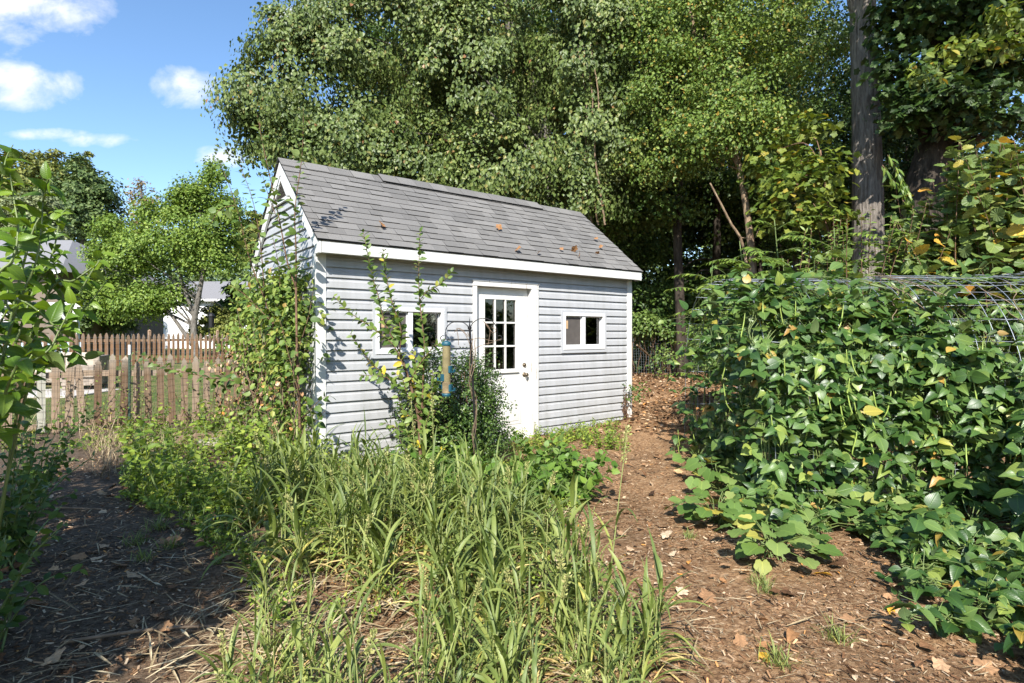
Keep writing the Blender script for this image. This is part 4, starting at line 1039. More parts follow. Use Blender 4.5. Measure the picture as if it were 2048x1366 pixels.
# thick straight grey trunk
y = 11.8
b = gxy(1737, y)
def knot(ms, tp, r):
    p = P(1704, 12, y); ms.tube(spline([P(1722, 55, y), p + A3(.06, 0, -.1), p, p + A3(-.06, -.02, .25)], 8), [.16, .11, .1, .09, .085, .08, .075, .07], 9)
tree('thick_trunk_tree', 'thick straight grey trunk rising above the right shrubs', 'tree', b,
     [b, P(1736, 440, y), P(1733, 280, y), P(1729, 120, y), P(1724, -20, y), P(1716, -250, y), P(1700, -520, y)], .3, .21,
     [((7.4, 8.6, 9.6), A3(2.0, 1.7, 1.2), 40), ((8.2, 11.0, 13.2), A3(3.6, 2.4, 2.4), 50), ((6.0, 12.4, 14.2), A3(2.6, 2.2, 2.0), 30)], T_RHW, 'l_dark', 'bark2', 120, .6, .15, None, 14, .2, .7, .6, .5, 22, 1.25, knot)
# leaning dark trunk with overhanging dark maple leaves
y = 11.0
b = gxy(1838, y)
tree('leaning_maple', 'dark leaning maple trunk with shaded overhanging leaves at top right', 'tree', b,
     [b, P(1843, 430, y), P(1868, 300, y), P(1897, 170, y + .1), P(1925, 40, y + .2), P(1955, -150, y + .4), P(1980, -400, y + .6)], .36, .2,
     [E(1840, 10, y - .7, .6, .6, .5, 9), E(1960, 0, y - .7, .6, .6, .5, 9), E(2010, 60, y - .6, 1.1, .9, .6, 22), E(1990, 200, y - .3, .9, .7, .55, 16), E(1955, 140, y - .4, .5, .4, .4, 8), E(1885, 195, y - .8, .42, .3, .3, 6), E(1940, 235, y - .7, .4, .3, .3, 5), E(1805, 130, y - .3, .3, .3, .7, 9), E(1815, 240, y - .5, .3, .3, .4, 6), E(1800, 40, y - .3, .35, .3, .4, 6), E(2060, 300, y, .6, .6, .7, 8),
      ((8.7, 7.8, 9.8), A3(2.0, 1.5, 1.3), 36), ((10.5, 10.0, 9.8), A3(2.4, 2.0, 1.5), 36)],
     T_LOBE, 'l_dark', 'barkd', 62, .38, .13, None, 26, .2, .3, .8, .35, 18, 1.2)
# bright sprays of young maple in front of them
y = 8.6
b = gxy(2210, y)
tree('hanging_branch_tree', 'bright green branch sprays reaching in from the right edge', 'tree', b, [b, P(2230, 300, y), P(2240, 60, y), P(2200, -160, y)], .06, .02,
     [E(2022, 25, y, .3, .3, .13, 6), E(1915, 92, y, .3, .25, .08, 4), E(1862, 135, y - .1, .25, .25, .07, 3), E(1990, 85, y, .3, .25, .08, 4), E(2090, 60, y, .5, .4, .4, 12)], T_OV, 'l_maple', 'twig', 26, .2, .12, None, 3, .15, .3, .7, .5, 7, 1.0, None, .16)
# tree off to the right that keeps the trunks in shade
if 0: tree('shade_tree', 'tall dense tree standing out of frame to the right', 'tree', b, [b, (13.6, 4.6, 5), (13.4, 4.8, 10), (13.2, 4.6, 14)], .3, .1, [((12.6, 4.2, 12.4), A3(3.1, 2.5, 2.9), 80), ((14.2, 4.4, 9.5), A3(2.4, 2.2, 2.0), 40)], T_RHW, 'l_dark', 'barkd', 120, .6, .16, None, 12, .2, .4)

# --- forest filler: three archetypes, copied
def arche(label, lm, h, rx, low, ls, n, seedbark='barkd', nper=110, T=T_RHW):
    cr = [((0, 0, h * .72), A3(rx, rx, h * .26), n), ((rx * .35, -rx * .3, h * .5), A3(rx * .8, rx * .8, h * .18), n // 2), ((-rx * .4, -rx * .2, low + h * .14), A3(rx * .8, rx * .7, h * .13), n // 2), ((rx * .4, -.2 * rx, low + h * .1), A3(rx * .7, rx * .6, h * .1), n // 3)]
    return tree('forest_tree', label, 'tree', (0, 0, 0), [(0, 0, -.1), (.1, 0, h * .3), (-.1, .1, h * .6), (0, 0, h * .92)], .2, .05, cr, T, lm, seedbark, nper, .62, ls, None, 18, .15, .3)
arch = [arche('', 'l_forest', 15, 3.0, 3.2, .17, 80), arche('', 'l_forest', 13, 2.6, 1.0, .15, 80, 'bark'), arche('', 'l_dark', 17, 3.2, 4.5, .19, 80)]
FL = 'dense green forest tree in the woods behind the shed'
spots = [(12.6, 17.2, 2, .72), (10.2, 14.6, 2, .5), (-3.6, 19.5, 1, .95), (-1.0, 21.5, 0, 1.0), (1.8, 19.6, 1, 1.0), (4.4, 21.0, 0, 1.0), (6.8, 19.0, 1, .9), (9.4, 21.5, 2, .9), (11.8, 19.0, 1, .8), (.4, 25.5, 2, 1.1), (5.6, 26, 2, 1.1), (-4.8, 26.5, 0, 1.15), (10.6, 27, 0, 1.0), (3.0, 17.0, 1, .62), (15.0, 24.0, 1, .75), (8.2, 16.4, 1, .62), (17.5, 27.0, 0, .62), (13.2, 15.2, 1, .52)]
used = set()
for k, (x, y_, a, s) in enumerate(spots):
    loc = onground(x, y_, -.05); rz = R.uniform(0, 6.28)
    if a not in used:
        used.add(a); o = arch[a]; o.location = loc; o.rotation_euler.z = rz; o.scale = (s, s, s); o['label'] = FL; o['group'] = 'woods behind the shed'
    else: dup(arch[a], loc, rz, s, FL, 'woods behind the shed')
# dense dark undergrowth of the woods, one mass
mb = MB(); N = 900
c = np.stack([R.uniform(-3, 24, N), R.uniform(15.8, 24, N), R.uniform(.2, 3.4, N)], 1); c = c[np.abs(c[:, 0] - 3.4) + (22 - c[:, 1]) * .5 > .0]
c[:, 2] *= np.clip((c[:, 1] - 14) / 7, .25, 1); c[:, 2] += gh(c[:, 0], c[:, 1])
crown_leaves(mb, c, nrm(np.stack([0 * c[:, 0], -np.ones(len(c)), np.ones(len(c)) * .4], 1)), 70, .6, T_RHW, .14)
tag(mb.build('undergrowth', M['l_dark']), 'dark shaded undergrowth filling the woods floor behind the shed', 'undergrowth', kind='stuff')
mb = MB(); N = 2600
t = R.random(N); c = np.stack([-95 + 190 * t, R.uniform(60, 72, N), R.uniform(-.5, 1, N)], 1)
top = 8.5 + 4 * vnoise(c[:, 0] * .16, c[:, 1] * 0, 4) + np.where(c[:, 0] > -5, 6, 0); c[:, 2] = R.random(N) * top
crown_leaves(mb, c, np.broadcast_to(A3(0, -.8, .6), c.shape), 60, 1.7, T_RHW, .55, .1)
tag(mb.build('distant_woods', M['l_far']), 'far off woods along the horizon', 'woods', kind='stuff')
# leaning dead pole
mb = MB(); q = spline([gxy(1506, 12.0), P(1492, 520, 12.0), P(1458, 440, 11.9), P(1420, 366, 11.8)], 14); mb.tube(q, np.linspace(.04, .016, 14), 7)
mb.tube([q[6], q[6] + A3(.3, 0, -.02), q[6] + A3(.4, 0, .2)], [.012, .005], 5)
tag(mb.build('dead_pole', M['barkl'], None, q[0]), 'bare dead pole leaning left beside the curved pale trunk', 'dead tree')
# hanging woody vine in the big tree
mb = MB()
for u, y_ in ((1172, 12.9), (1186, 12.7), (1160, 13.0)):
    mb.tube(spline([P(u - 5, 90, y_), P(u + R.uniform(-14, 14), 200, y_), P(u + R.uniform(-10, 18), 300, y_), P(u + 14, 380, y_), P(u + 24, 450, y_)], 20), [.012, .022], 5)
tag(mb.build('woody_vine', M['barkl'], None, P(1175, 300, 12.9)), 'thin pale woody vines hanging in front of the big tree', 'vine')

# --- trees to the left, beyond the fence
y = 31.0
b = gxy(392, y)
tree('lime_tree', 'bright lime green tree with forked trunk behind the brown fence', 'tree', b, [b, P(388, 650, y), P(398, 590, y), P(408, 520, y), P(400, 420, y)], .2, .06,
     [E(330, 500, y, 2.7, 2.2, 1.5, 54), E(250, 520, y, 1.6, 1.5, 1.3, 28), E(400, 450, y, 1.6, 1.6, 2.0, 44), E(410, 385, y, .55, .55, 1.35, 14), E(352, 415, y, .8, .7, 1.1, 18), E(300, 425, y, .6, .6, .7, 10), E(225, 455, y, .8, .7, .7, 14), E(428, 345, y, .35, .4, .6, 7), E(455, 425, y, .8, .8, 1.0, 18), E(205, 500, y, .7, .7, .8, 12), E(375, 395, y, .8, .7, .9, 14), E(440, 500, y, 1.1, 1.2, 1.5, 26), E(250, 610, y + .6, 1.8, 1.2, .9, 24), E(335, 590, y + .4, 1.5, 1.2, .7, 24), E(205, 575, y, .7, .7, 1.0, 12), E(280, 600, y - .3, 1.4, 1.0, 1.0, 22)],
     T_RHW, 'l_lime', 'bark', 130, .5, .15, None, 30, .15, .25, .6, .6, 9, 1.3, flat=.8, extra=
     lambda ms, tp, r: [ms.tube(spline([P(392, 640, y), P(372, 590, y), P(352, 520, y), P(345, 450, y)], 12), [.14, .03], 7), ms.tube(spline([P(385, 690, y), P(350, 640, y), P(318, 600, y)], 10), [.13, .05], 7)])
def far(label, u, vb, vt, y, hw, lm, ls, n, nper=100, T=T_RHW, name='broadleaf_tree', cs=None, shape=1.0, limbs=14):
    b = gxy(u, y); zt = P(u, vt, y)[2]; zb = P(u, vb, y)[2]; w = hw / F * y; h = (zt - zb) / 2; zc = (zt + zb) / 2; x = b[0]
    cr = [((x, y, zc), A3(w * .8, w * .7, h * .9), n), ((x - w * .45, y - .2 * w, zc - h * .2), A3(w * .55, w * .5, h * .55), n // 2), ((x + w * .45, y - .2 * w, zc - h * .15), A3(w * .55, w * .5, h * .6), n // 2), ((x + w * .1, y, zc + h * .35), A3(w * .5, w * .45, h * .6), n // 2)]
    return tree(name, label, 'tree', b, [b, (x, y, zb), (x + .1, y, zc), (x, y, zt - h * .2)], .25, .06, cr, T, lm, 'bark', nper, cs or w * .2, ls, None, limbs, .12, .2)
far('dark rounded tree far left under the clouds', 165, 520, 312, 46, 82, 'l_far', .27, 60)
far('olive topped tall tree at the far left edge', 25, 520, 282, 58, 75, 'l_farol', .36, 46)
far('olive tree crest between the far left tree and the dark rounded one', 95, 500, 292, 62, 55, 'l_farol', .36, 40)
far('olive crest peeping above the dark rounded tree', 160, 460, 298, 64, 40, 'l_farol', .36, 30)
far('silvery grey green tree behind the big leaved shrub', 60, 560, 372, 38, 75, 'l_silver', .2, 50)
far('thin rusty brown tree with bare twigs left of the lime tree', 282, 520, 345, 48, 52, 'l_rust', .2, 26, 30, limbs=40)
far('mid green bushy tree between the lime tree and the shed', 505, 560, 420, 40, 45, 'l_farol', .22, 34)
far('dark green tree low behind the lime tree', 215, 690, 520, 34, 60, 'l_far', .2, 40)
far('grey green bush below the lime tree beside the white house', 440, 690, 600, 33, 50, 'l_farol', .16, 26)
far('shaded hedge tree beside the neighbour house', 110, 690, 560, 33, 55, 'l_forest', .2, 26)
far('dark bushy evergreen hiding the end of the white house', 470, 668, 560, 34, 42, 'l_forest', .17, 30)
far('leafy dark bush in front of the shade darkened porch wall', 150, 675, 570, 31, 36, 'l_far', .17, 26)
# --- off frame trees behind the camera: shade on the lower left, reflections in the panes, more added to block sky light
b = onground(-2.6, .1)
tree('shade_shrub', 'tall shrub standing just out of frame at the left', 'shrub', b, [b, (-2.5, .1, 1.2), (-2.3, .1, 2.6), (-2.2, .1, 4)], .06, .02,
     [((-2.6, -.05, 2.3), A3(.65, .8, 1.2), 60, -1, .1), ((-3.4, 1.1, 2.3), A3(.9, .75, 1.25), 60, -1, .1), ((-4.6, 2.0, 2.5), A3(1.0, .9, 1.4), 60, -1, .1), ((-3.0, -.9, 3.2), A3(1.0, .9, 1.3), 50, -1, .1)], T_OV, 'l_big', 'twig', 46, .24, .11, None, 20)
for (x, y_, a, s) in ((4.5, -13, 1, .66), (9.5, -12, 0, .6), (-3, -13.5, 1, .7), (15, -8, 0, .6), (0.5, -16, 0, .62), (-8, -13, 2, .5), (20, -2, 1, .7), (12.5, -16, 1, .8), (-14, -10, 1, .6)):
    dup(arch[a], onground(x, y_), R.uniform(0, 6), s, 'dense green tree across the garden behind the viewer, mirrored in the panes', 'trees mirrored in the shed windows')
# ================================================================ GARDEN PLANTS
def px(lst, y, dy=0):
    return [P(u, v, y + (dy * i / max(1, len(lst) - 1))) for i, (u, v) in enumerate(lst)]
def plant(name, label, cat, base, group=None): return thing(name, label, cat, base, 0, group)
def fin(B, ms, ml, smat, lmat, ln='foliage', sn='stem', smooth=True):
    b = B.location
    if ms is not None and ms.V: ms.build(sn, M[smat], B, tuple(b), True)
    if ml is not None and ml.V: ml.build(ln, M[lmat], B, tuple(b), smooth)

# --- large leaved shrub at the left edge
B = plant('large_leaf_shrub', 'large leaved green shrub crowding the left edge before the fence', 'shrub', onground(-2.45, 2.2))
ms, ml = MB(), MB()
base = A3(-2.45, 2.2, -.05)
for l, y, dy in (([(10, 700), (40, 600), (67, 539), (80, 484), (86, 404), (86, 362)], 2.25, .1), ([(60, 760), (110, 690), (134, 640), (154, 596), (182, 546), (200, 520)], 2.3, .1), ([(-30, 600), (24, 520), (36, 459), (28, 400), (18, 335)], 2.1, .1),
        ([(-40, 700), (8, 610), (20, 549), (30, 480)], 2.4, .2), ([(60, 600), (100, 520), (116, 460), (118, 425)], 2.5, .2), ([(-60, 760), (20, 740), (60, 727), (110, 705), (150, 690)], 2.15, .1), ([(20, 760), (70, 720), (100, 697), (119, 660), (149, 602)], 2.0, .1),
        ([(-60, 640), (0, 560), (40, 500), (62, 440)], 2.7, .2), ([(-80, 560), (-20, 470), (-4, 400), (-8, 330)], 2.3, .2), ([(-60, 820), (0, 790), (40, 780)], 2.0, .1), ([(0, 650), (60, 620), (120, 575), (160, 560)], 2.6, .2), ([(-40, 560), (30, 590), (80, 560), (130, 500)], 2.5, .1), ([(60, 700), (130, 650), (175, 610), (215, 560)], 2.35, .1), ([(60, 740), (120, 715), (160, 712), (175, 720)], 2.2, .1), ([(90, 600), (150, 560), (190, 530), (205, 505)], 2.6, .1), ([(60, 480), (110, 440), (135, 415)], 2.5, .1)):
    q = px(l, y, dy); q = [base + (q[0] - base) * .45 + R.normal(0, .08, 3)] + q
    twig(ms, ml, q, .006, .002, T_OVB, .028, .098, 62, .38, .42, 6, .3, .75, 30)
    for j in range(1):
        e = q[-1 - j % 2] + A3(R.uniform(-.25, .22), R.uniform(-.2, .2), R.uniform(-.25, .25)); s0 = q[-2 - j % 2]
        if e[0] < -.76 * e[1]: twig(ms, ml, [s0, (s0 + e) / 2 + A3(0, 0, .05), e], .004, .002, T_OVB, .026, .098, 62, .38, .15, 5, .3, .75, 16)
for k in range(9):
    a = R.uniform(1.9, 4.0); e = base + A3(math.cos(a) * R.uniform(.3, .9), math.sin(a) * .9, R.uniform(1.6, 2.5))
    if e[0] > -.95 * e[1]: continue
    twig(ms, ml, [base + R.normal(0, .08, 3) * A3(1, 1, 0), base * .5 + e * .5 + R.normal(0, .1, 3), e], .012, .003, T_OVB, .035, .1, 60, .35, .3)
fin(B, ms, ml, 'gstem', 'l_big')
# --- shaded low bushes below it
for lab, bx, by, n, hh in (('low dark bush at the far left in front of the picket fence', -3.1, 3.5, 26, .8), ('low shaded leafy plant at the lower left corner', -2.35, 2.55, 18, .62), ('dark bushy weed between the left shrub and the dirt', -3.9, 4.6, 20, .75)):
    b = onground(bx, by); B = plant('shaded_bush', lab, 'bush', b); ms, ml = MB(), MB()
    for k in range(n):
        a = R.uniform(0, 6.28); e = b + A3(math.cos(a) * R.uniform(.15, .62), math.sin(a) * R.uniform(.1, .6), hh * R.uniform(.4, 1.1))
        twig(ms, ml, [b + A3(*R.normal(0, .05, 2), 0), (b + e) / 2 + A3(0, 0, .12), e], .006, .002, T_OV, .034, .075, 60, .2, .2)
    fin(B, ms, ml, 'gstem', 'l_shade')

# --- tangled vine thicket on the shed's left corner
b = W(-.35, .5, 0); b[2] = float(gh(b[0], b[1]))
B = plant('vine_thicket', 'tangled vine thicket climbing the left gable corner of the shed', 'vines', b)
ms, ml, md = MB(), MB(), MB()
for k in range(80):
    x, y = R.uniform(-.4, -.06), R.uniform(-.12, 2.3); p = W(x, y, 0); q = W(R.uniform(-.5, -.06) , y + R.normal(0, .35), R.uniform(.7, 2.0) - .12 * y)
    ms.tube(wob(p, q, 9, .07), [R.uniform(.003, .01), .002], 4)
N = 460
lx, ly, lz = R.uniform(-.27, .0, N), R.uniform(.0, 2.5, N), R.uniform(.05, 2.2, N)
lx -= .13 * np.sin(np.clip(lz - .3, 0, 1.6) * 1.9) * R.random(N)
keep = R.random(N) < np.where(lz > 1.1, 1, .6)
c = W(0, 0, 0) + lx[keep, None] * DX + ly[keep, None] * DN + np.stack([0 * lz[keep], 0 * lz[keep], lz[keep]], 1)
ov = np.broadcast_to(-DX * .6 - DN * .5 + A3(0, 0, .3), c.shape)
crown_leaves(ml, c, ov, 20, .18, T_HEX, .072, .25)
N = 26; c = W(0, 0, 0) + R.uniform(-.5, -.05, (N, 1)) * DX + R.uniform(-.1, 2.2, (N, 1)) * DN + np.stack([np.zeros(N), np.zeros(N), R.uniform(.5, 1.5, N)], 1)
crown_leaves(md, c, np.broadcast_to(-DX, c.shape), 22, .16, T_HEX, .05, .6)
ms.build('stem', M['drystem'], B, tuple(b), True); ml.build('foliage', M['l_vine'], B, tuple(b)); md.build('dead_leaves', M['litter'], B, tuple(b))
# a broken bleached stump in the thicket
q = P(500, 715, 7.4); mb = MB(); mb.tube(spline([q + A3(-.02, 0, -.5), q + A3(-.03, 0, -.1), q + A3(.1, 0, .06), q + A3(.22, .05, .02)], 12), [.05, .05, .055, .06, .06, .06, .055, .05, .045, .04, .03, .02], 7)
tag(mb.build('stump', M['barkl'], None, q), 'broken pale stump poking out of the vine thicket', 'stump')

# --- tall whips growing at the shed corner
for lab, base, stems in (
    ('tall thin forked sapling rising past the shed gable', (600, 925), (([(603, 925), (598, 800), (594, 690), (592, 575)], 5.75, .016, .011, 0), ([(592, 575), (575, 525), (557, 430), (530, 310), (512, 215)], 5.75, .009, .002, 1), ([(592, 575), (592, 500), (590, 420), (604, 310), (607, 215)], 5.75, .009, .002, 1), ([(560, 450), (540, 400), (525, 350)], 5.75, .004, .002, 1), ([(596, 700), (615, 640), (628, 575)], 5.7, .005, .002, 1), ([(598, 790), (575, 700), (560, 640)], 5.7, .005, .002, 1), ([(600, 840), (640, 800), (662, 790)], 5.65, .004, .002, 1), ([(600, 870), (625, 850), (650, 822)], 5.65, .004, .002, 1))),
    ('leaning whippy sapling left of the shed gable', (560, 905), (([(572, 900), (575, 760), (555, 680), (530, 600)], 6.3, .014, .007, .6), ([(530, 600), (500, 520), (480, 440), (462, 380), (440, 325)], 6.3, .007, .002, 1), ([(530, 600), (520, 480), (505, 400), (480, 330)], 6.3, .006, .002, 1), ([(540, 640), (490, 590), (460, 570)], 6.3, .005, .002, 1), ([(545, 660), (560, 560), (545, 470)], 6.3, .005, .002, 1), ([(470, 410), (440, 420), (420, 450)], 6.3, .004, .002, 1))),
    ('low arching shoot with heart leaves in front of the picket fence', (520, 800), (([(520, 800), (480, 765), (420, 755), (350, 740), (300, 722), (265, 700)], 6.9, .007, .002, 1), ([(420, 755), (440, 770), (455, 780)], 6.9, .003, .002, 1)))):
    y0 = stems[0][1]; bb = P(base[0], base[1], y0); bb[2] = float(gh(bb[0], bb[1]))
    B = plant('thin_sapling', lab, 'sapling', bb); ms, ml = MB(), MB()
    for l, y, r0, r1, lf in stems:
        q = px(l, y); q = np.array(q) + 0
        if lf: twig(ms, ml, q, r0, r1, T_BEAN, .03 / max(lf, .3), .1, 62, .2, .05, 6, .35, .8, 26, 1, .25)
        else: ms.tube(spline(q, 20), [r0, r1], 8)
    fin(B, ms, ml, 'twig', 'l_whip')

# --- apple sapling before the left window
Y0 = 5.85
ax = lambda l: [(660 + a / 2.73, 440 + b / 2.73) for a, b in l]
bb = onground((848 - 1024) / F * Y0, Y0)
B = plant('apple_sapling', 'young apple sapling with upright leafy shoots before the left shed window', 'sapling', bb); ms, ml = MB(), MB()
for l, r0, r1, gap in (([(500, 1400), (490, 1200), (480, 1060), (430, 870), (380, 720)], .019, .012, 0), ([(380, 720), (300, 560), (265, 420), (230, 300), (180, 60)], .008, .002, .021), ([(380, 720), (388, 600), (340, 450), (305, 300), (288, 155)], .008, .002, .021), ([(385, 640), (350, 520), (330, 440)], .005, .002, .025),
        ([(495, 1150), (505, 980), (510, 820), (515, 680), (492, 460), (484, 300), (492, 55)], .013, .002, .027), ([(490, 440), (530, 390), (575, 368), (620, 335), (668, 280)], .005, .002, .021), ([(430, 870), (350, 690), (230, 590), (110, 505), (18, 415)], .008, .002, .024), ([(455, 960), (310, 860), (200, 750), (110, 618)], .008, .002, .026), ([(310, 862), (250, 850), (160, 848)], .005, .002, .024),
        ([(485, 1250), (440, 1190), (350, 1128), (285, 1108)], .006, .002, .026), ([(440, 880), (480, 800), (560, 700), (620, 660)], .007, .002, .028), ([(480, 1060), (560, 960), (600, 860), (640, 700)], .007, .002, .028), ([(484, 1120), (590, 1060), (690, 1040)], .006, .002, .026), ([(492, 1230), (580, 1150), (680, 1120)], .006, .002, .028), ([(470, 1010), (420, 950), (400, 880), (350, 830)], .006, .002, .024), ([(480, 1100), (400, 1040), (370, 960)], .006, .002, .026), ([(490, 1300), (420, 1260), (370, 1180)], .005, .002, .03), ([(480, 1000), (460, 900), (470, 790), (450, 700)], .006, .002, .027), ([(515, 1000), (560, 900), (560, 820)], .005, .002, .027), ([(488, 1300), (430, 1180), (400, 1060)], .005, .002, .026), ([(492, 1320), (540, 1200), (600, 1130)], .005, .002, .026), ([(490, 1250), (460, 1120), (420, 1000)], .005, .002, .026), ([(490, 1280), (530, 1100), (560, 1000)], .005, .002, .026), ([(492, 1200), (600, 1000), (650, 930)], .005, .002, .026), ([(492, 1350), (640, 1220), (720, 1200)], .005, .002, .026), ([(490, 1350), (360, 1290), (300, 1260)], .005, .002, .026), ([(490, 1100), (450, 900), (520, 760)], .005, .002, .026)):
    q = px(ax(l), Y0 + R.uniform(-.12, .12) if gap else Y0)
    if gap: q[0] = px(ax(l[:1]), Y0)[0]; twig(ms, ml, q, r0, r1, T_OV, gap * .8, .094, 55, .12, .08, 6, .3, .8, 26)
    else: ms.tube(spline(q, 22), [r0, r1], 8)
fin(B, ms, ml, 'twig', 'l_apple')
# --- rounded dark box bush by the door
c = P(908, 797, 6.35); b = onground(c[0], c[1])
B = plant('box_bush', 'rounded dark green small leaved bush beside the shed door', 'bush', b); ms, ml = MB(), MB()
for k in range(60):
    d = nrm(R.normal(0, 1, 3) + A3(0, 0, .8)); ms.tube(wob(b + A3(*R.normal(0, .04, 2), 0), c + A3(0, 0, -.1) + d * A3(.42, .4, .5), 7, .03), [.006, .002], 4)
p, d = ell(c + A3(0, 0, -.08), A3(.6, .48, .6), 330, -.95, .55)
p2, d2 = ell(c + A3(.05, -.1, -.42), A3(.62, .48, .36), 150, -.6, .5)
p3, d3 = ell(c + A3(.22, 0, .0), A3(.22, .25, .42), 50, -.9, .6)
pp, dd = np.concatenate([p, p2, p3]), np.concatenate([d, d2, d3])
crown_leaves(ml, pp, dd, 46, .1, T_HEX, .03, 0, .8, .5, .5)
fin(B, ms, ml, 'twig', 'l_box', smooth=False)
# --- shepherd hook with feeder
HY = 5.55
hb = onground((955 - 1024) / F * HY, HY); ht = P(939, 655, HY)
hook_pole(hb, ht[2] - hb[2], [(-1, (.235, .1, .032)), (1, (.27, .13, .03))], .0115, 'shepherd_hook', 'black double armed shepherd hook standing before the shed door', (ht[0] - hb[0], .02))
mb = MB()
for k in range(4):
    t = np.linspace(0, 1, 26); z0, z1 = R.uniform(.1, .4), R.uniform(1.1, 1.5); a = t * R.uniform(9, 15) + R.uniform(0, 6)
    mb.tube(np.stack([hb[0] + (ht[0] - hb[0]) * (z0 + (z1 - z0) * t) / 1.55 + (.018 + .02 * vnoise(t * 9, t * 0, k)) * np.cos(a), hb[1] + .02 * np.sin(a), hb[2] + z0 + (z1 - z0) * t], 1), .003, 4)
for l in ([(940, 690), (930, 668), (914, 656), (916, 672), (917, 690)], [(940, 680), (960, 676), (985, 682), (1003, 678)], [(970, 645), (980, 660), (976, 690)], [(945, 700), (965, 690), (990, 684)], [(965, 640), (985, 665), (992, 660), (984, 655)], [(937, 674), (925, 660), (917, 657), (908, 665)]):
    mb.tube(spline(px(l, HY - .03), 14), .0028, 4)
tag(mb.build('dry_vine', M['drystem'], None, ht), 'dry brown vine twisted around the hook pole by the door', 'vine')
M['blue'] = plain_mat('teal blue plastic', (.01, .075, .11), .45); M['seedfill'] = stuff_mat('bird seed', [(0, (.32, .22, .1)), (1, (.5, .38, .2))]); M['seedtan'] = plain_mat('tan bird seed', (.27, .2, .11), .9, 0, .5)
M['clear'] = plain_mat('hazy clear plastic', (.2, .165, .085), .3, 0, .3)
fb = P(893, 790, HY - .02); S = thing('bird_feeder', 'clear tube bird feeder with teal blue cap and perches hanging on the hook', 'bird feeder', fb)
mb = MB(); mb.lathe((0, 0, .02), [(.0, 0), (.04, 0), (.04, .46), (0, .461)], 20); mb.build('seed_tube', M['clear'], S, smooth=False)
mb = MB(); mb.lathe((0, 0, .025), [(.0404, 0), (.0406, .005), (.0406, .1), (.0404, .105)], 20); mb.build('seed', M['seedtan'], S)
mb = MB(); mb.lathe((0, 0, .481), [(.03, 0), (.048, .002), (.048, .02), (.042, .034), (.012, .046), (0, .046)], 20); mb.build('cap', M['blue'], S, smooth=False)
mb = MB(); mb.lathe((0, 0, -.01), [(.0, 0), (.042, 0), (.046, .015), (.042, .028), (0, .029)], 20); mb.build('base', M['blue'], S)
for z, a in ((.25, -.5), (.17, -2.6), (.07, -.45), (.09, 2.4)):
    ca, sa = math.cos(a), math.sin(a); mb = MB(); o = A3(ca * .043, sa * .043, z); r = A3(ca, sa, 0); t = A3(-sa, ca, 0)
    mb.obox(o, r * .014, t * .02, A3(0, 0, .034)); mb.tube([o + A3(0, 0, -.026) , o + r * .05 + A3(0, 0, -.026)], .005, 6); mb.obox(o + r * .05 + A3(0, 0, -.012), r * .004, t * .016, A3(0, 0, .016))
    mb.build('perch', M['blue'], S, bev=.003)
mb = MB(); mb.tube([(-.045, 0, .505), (-.02, 0, .6), (0, 0, .635), (.02, 0, .6), (.045, 0, .505)], .002, 5); mb.build('hanger_wire', M['steel'], S)

# ---------------------------------------------------------------- cattle panel tunnel
YC, HB, HT = 5.75, 1.2, 1.99
def arch_pt(s, x, yc=YC, hb=HB, ht=HT):
    th = s * math.pi; c, sn = np.cos(th), np.sin(th)
    y = yc - hb * np.sign(c) * np.abs(c) ** .62; z = ht * np.abs(sn) ** .74
    return np.stack([x + 0 * y, y, z], -1)
def panel(x0, x1, yc, label, ht=HT, skew=0, hb=HB):
    mb = MB(); ss = np.concatenate([np.linspace(0, .08, 6), np.linspace(.1, .9, 44), np.linspace(.92, 1, 6)])
    nx_ = int(round((x1 - x0) / .152))
    for i in range(nx_ + 1):
        x = x0 + (x1 - x0) * i / nx_; q = arch_pt(ss, x, yc + skew * i / nx_, hb, ht); q[:, 2] += float(gh(x, yc)) - .02; q[:, 0] += .012 * np.sin(q[:, 2] * 3 + i)
        mb.tube(q, .0026, 5)
    L = np.linalg.norm(np.diff(arch_pt(np.linspace(0, 1, 400), 0, yc, hb, ht), axis=0), axis=1).cumsum(); n = int(L[-1] / .2)
    for k in range(n + 1):
        s = np.interp(L[-1] * k / n, np.concatenate([[0], L]), np.linspace(0, 1, 400))
        xx = np.linspace(x0 - .02, x1 + .02, 9); q = np.array([arch_pt(np.array(s), x, yc + skew * (x - x0) / (x1 - x0), hb, ht) for x in xx]); q[:, 2] += gh(xx, yc + 0 * xx) - .02 + .0052
        mb.tube(q, .0026, 5)
    b = onground(x0, yc - HB)
    return tag(mb.build('wire_trellis', M['steel'], None, b, True), label, 'trellis', 'arched wire trellis panels')
panel(2.1, 3.37, YC, 'arched wire trellis panel nearest the shed, thick with bean vines')
panel(3.46, 4.73, YC - .1, 'arched wire trellis panel in the middle, bare wires at the top', 2.02, .05)
panel(4.84, 6.11, YC - .25, 'arched wire trellis panel at the right edge with dry vines', 2.05, .05)
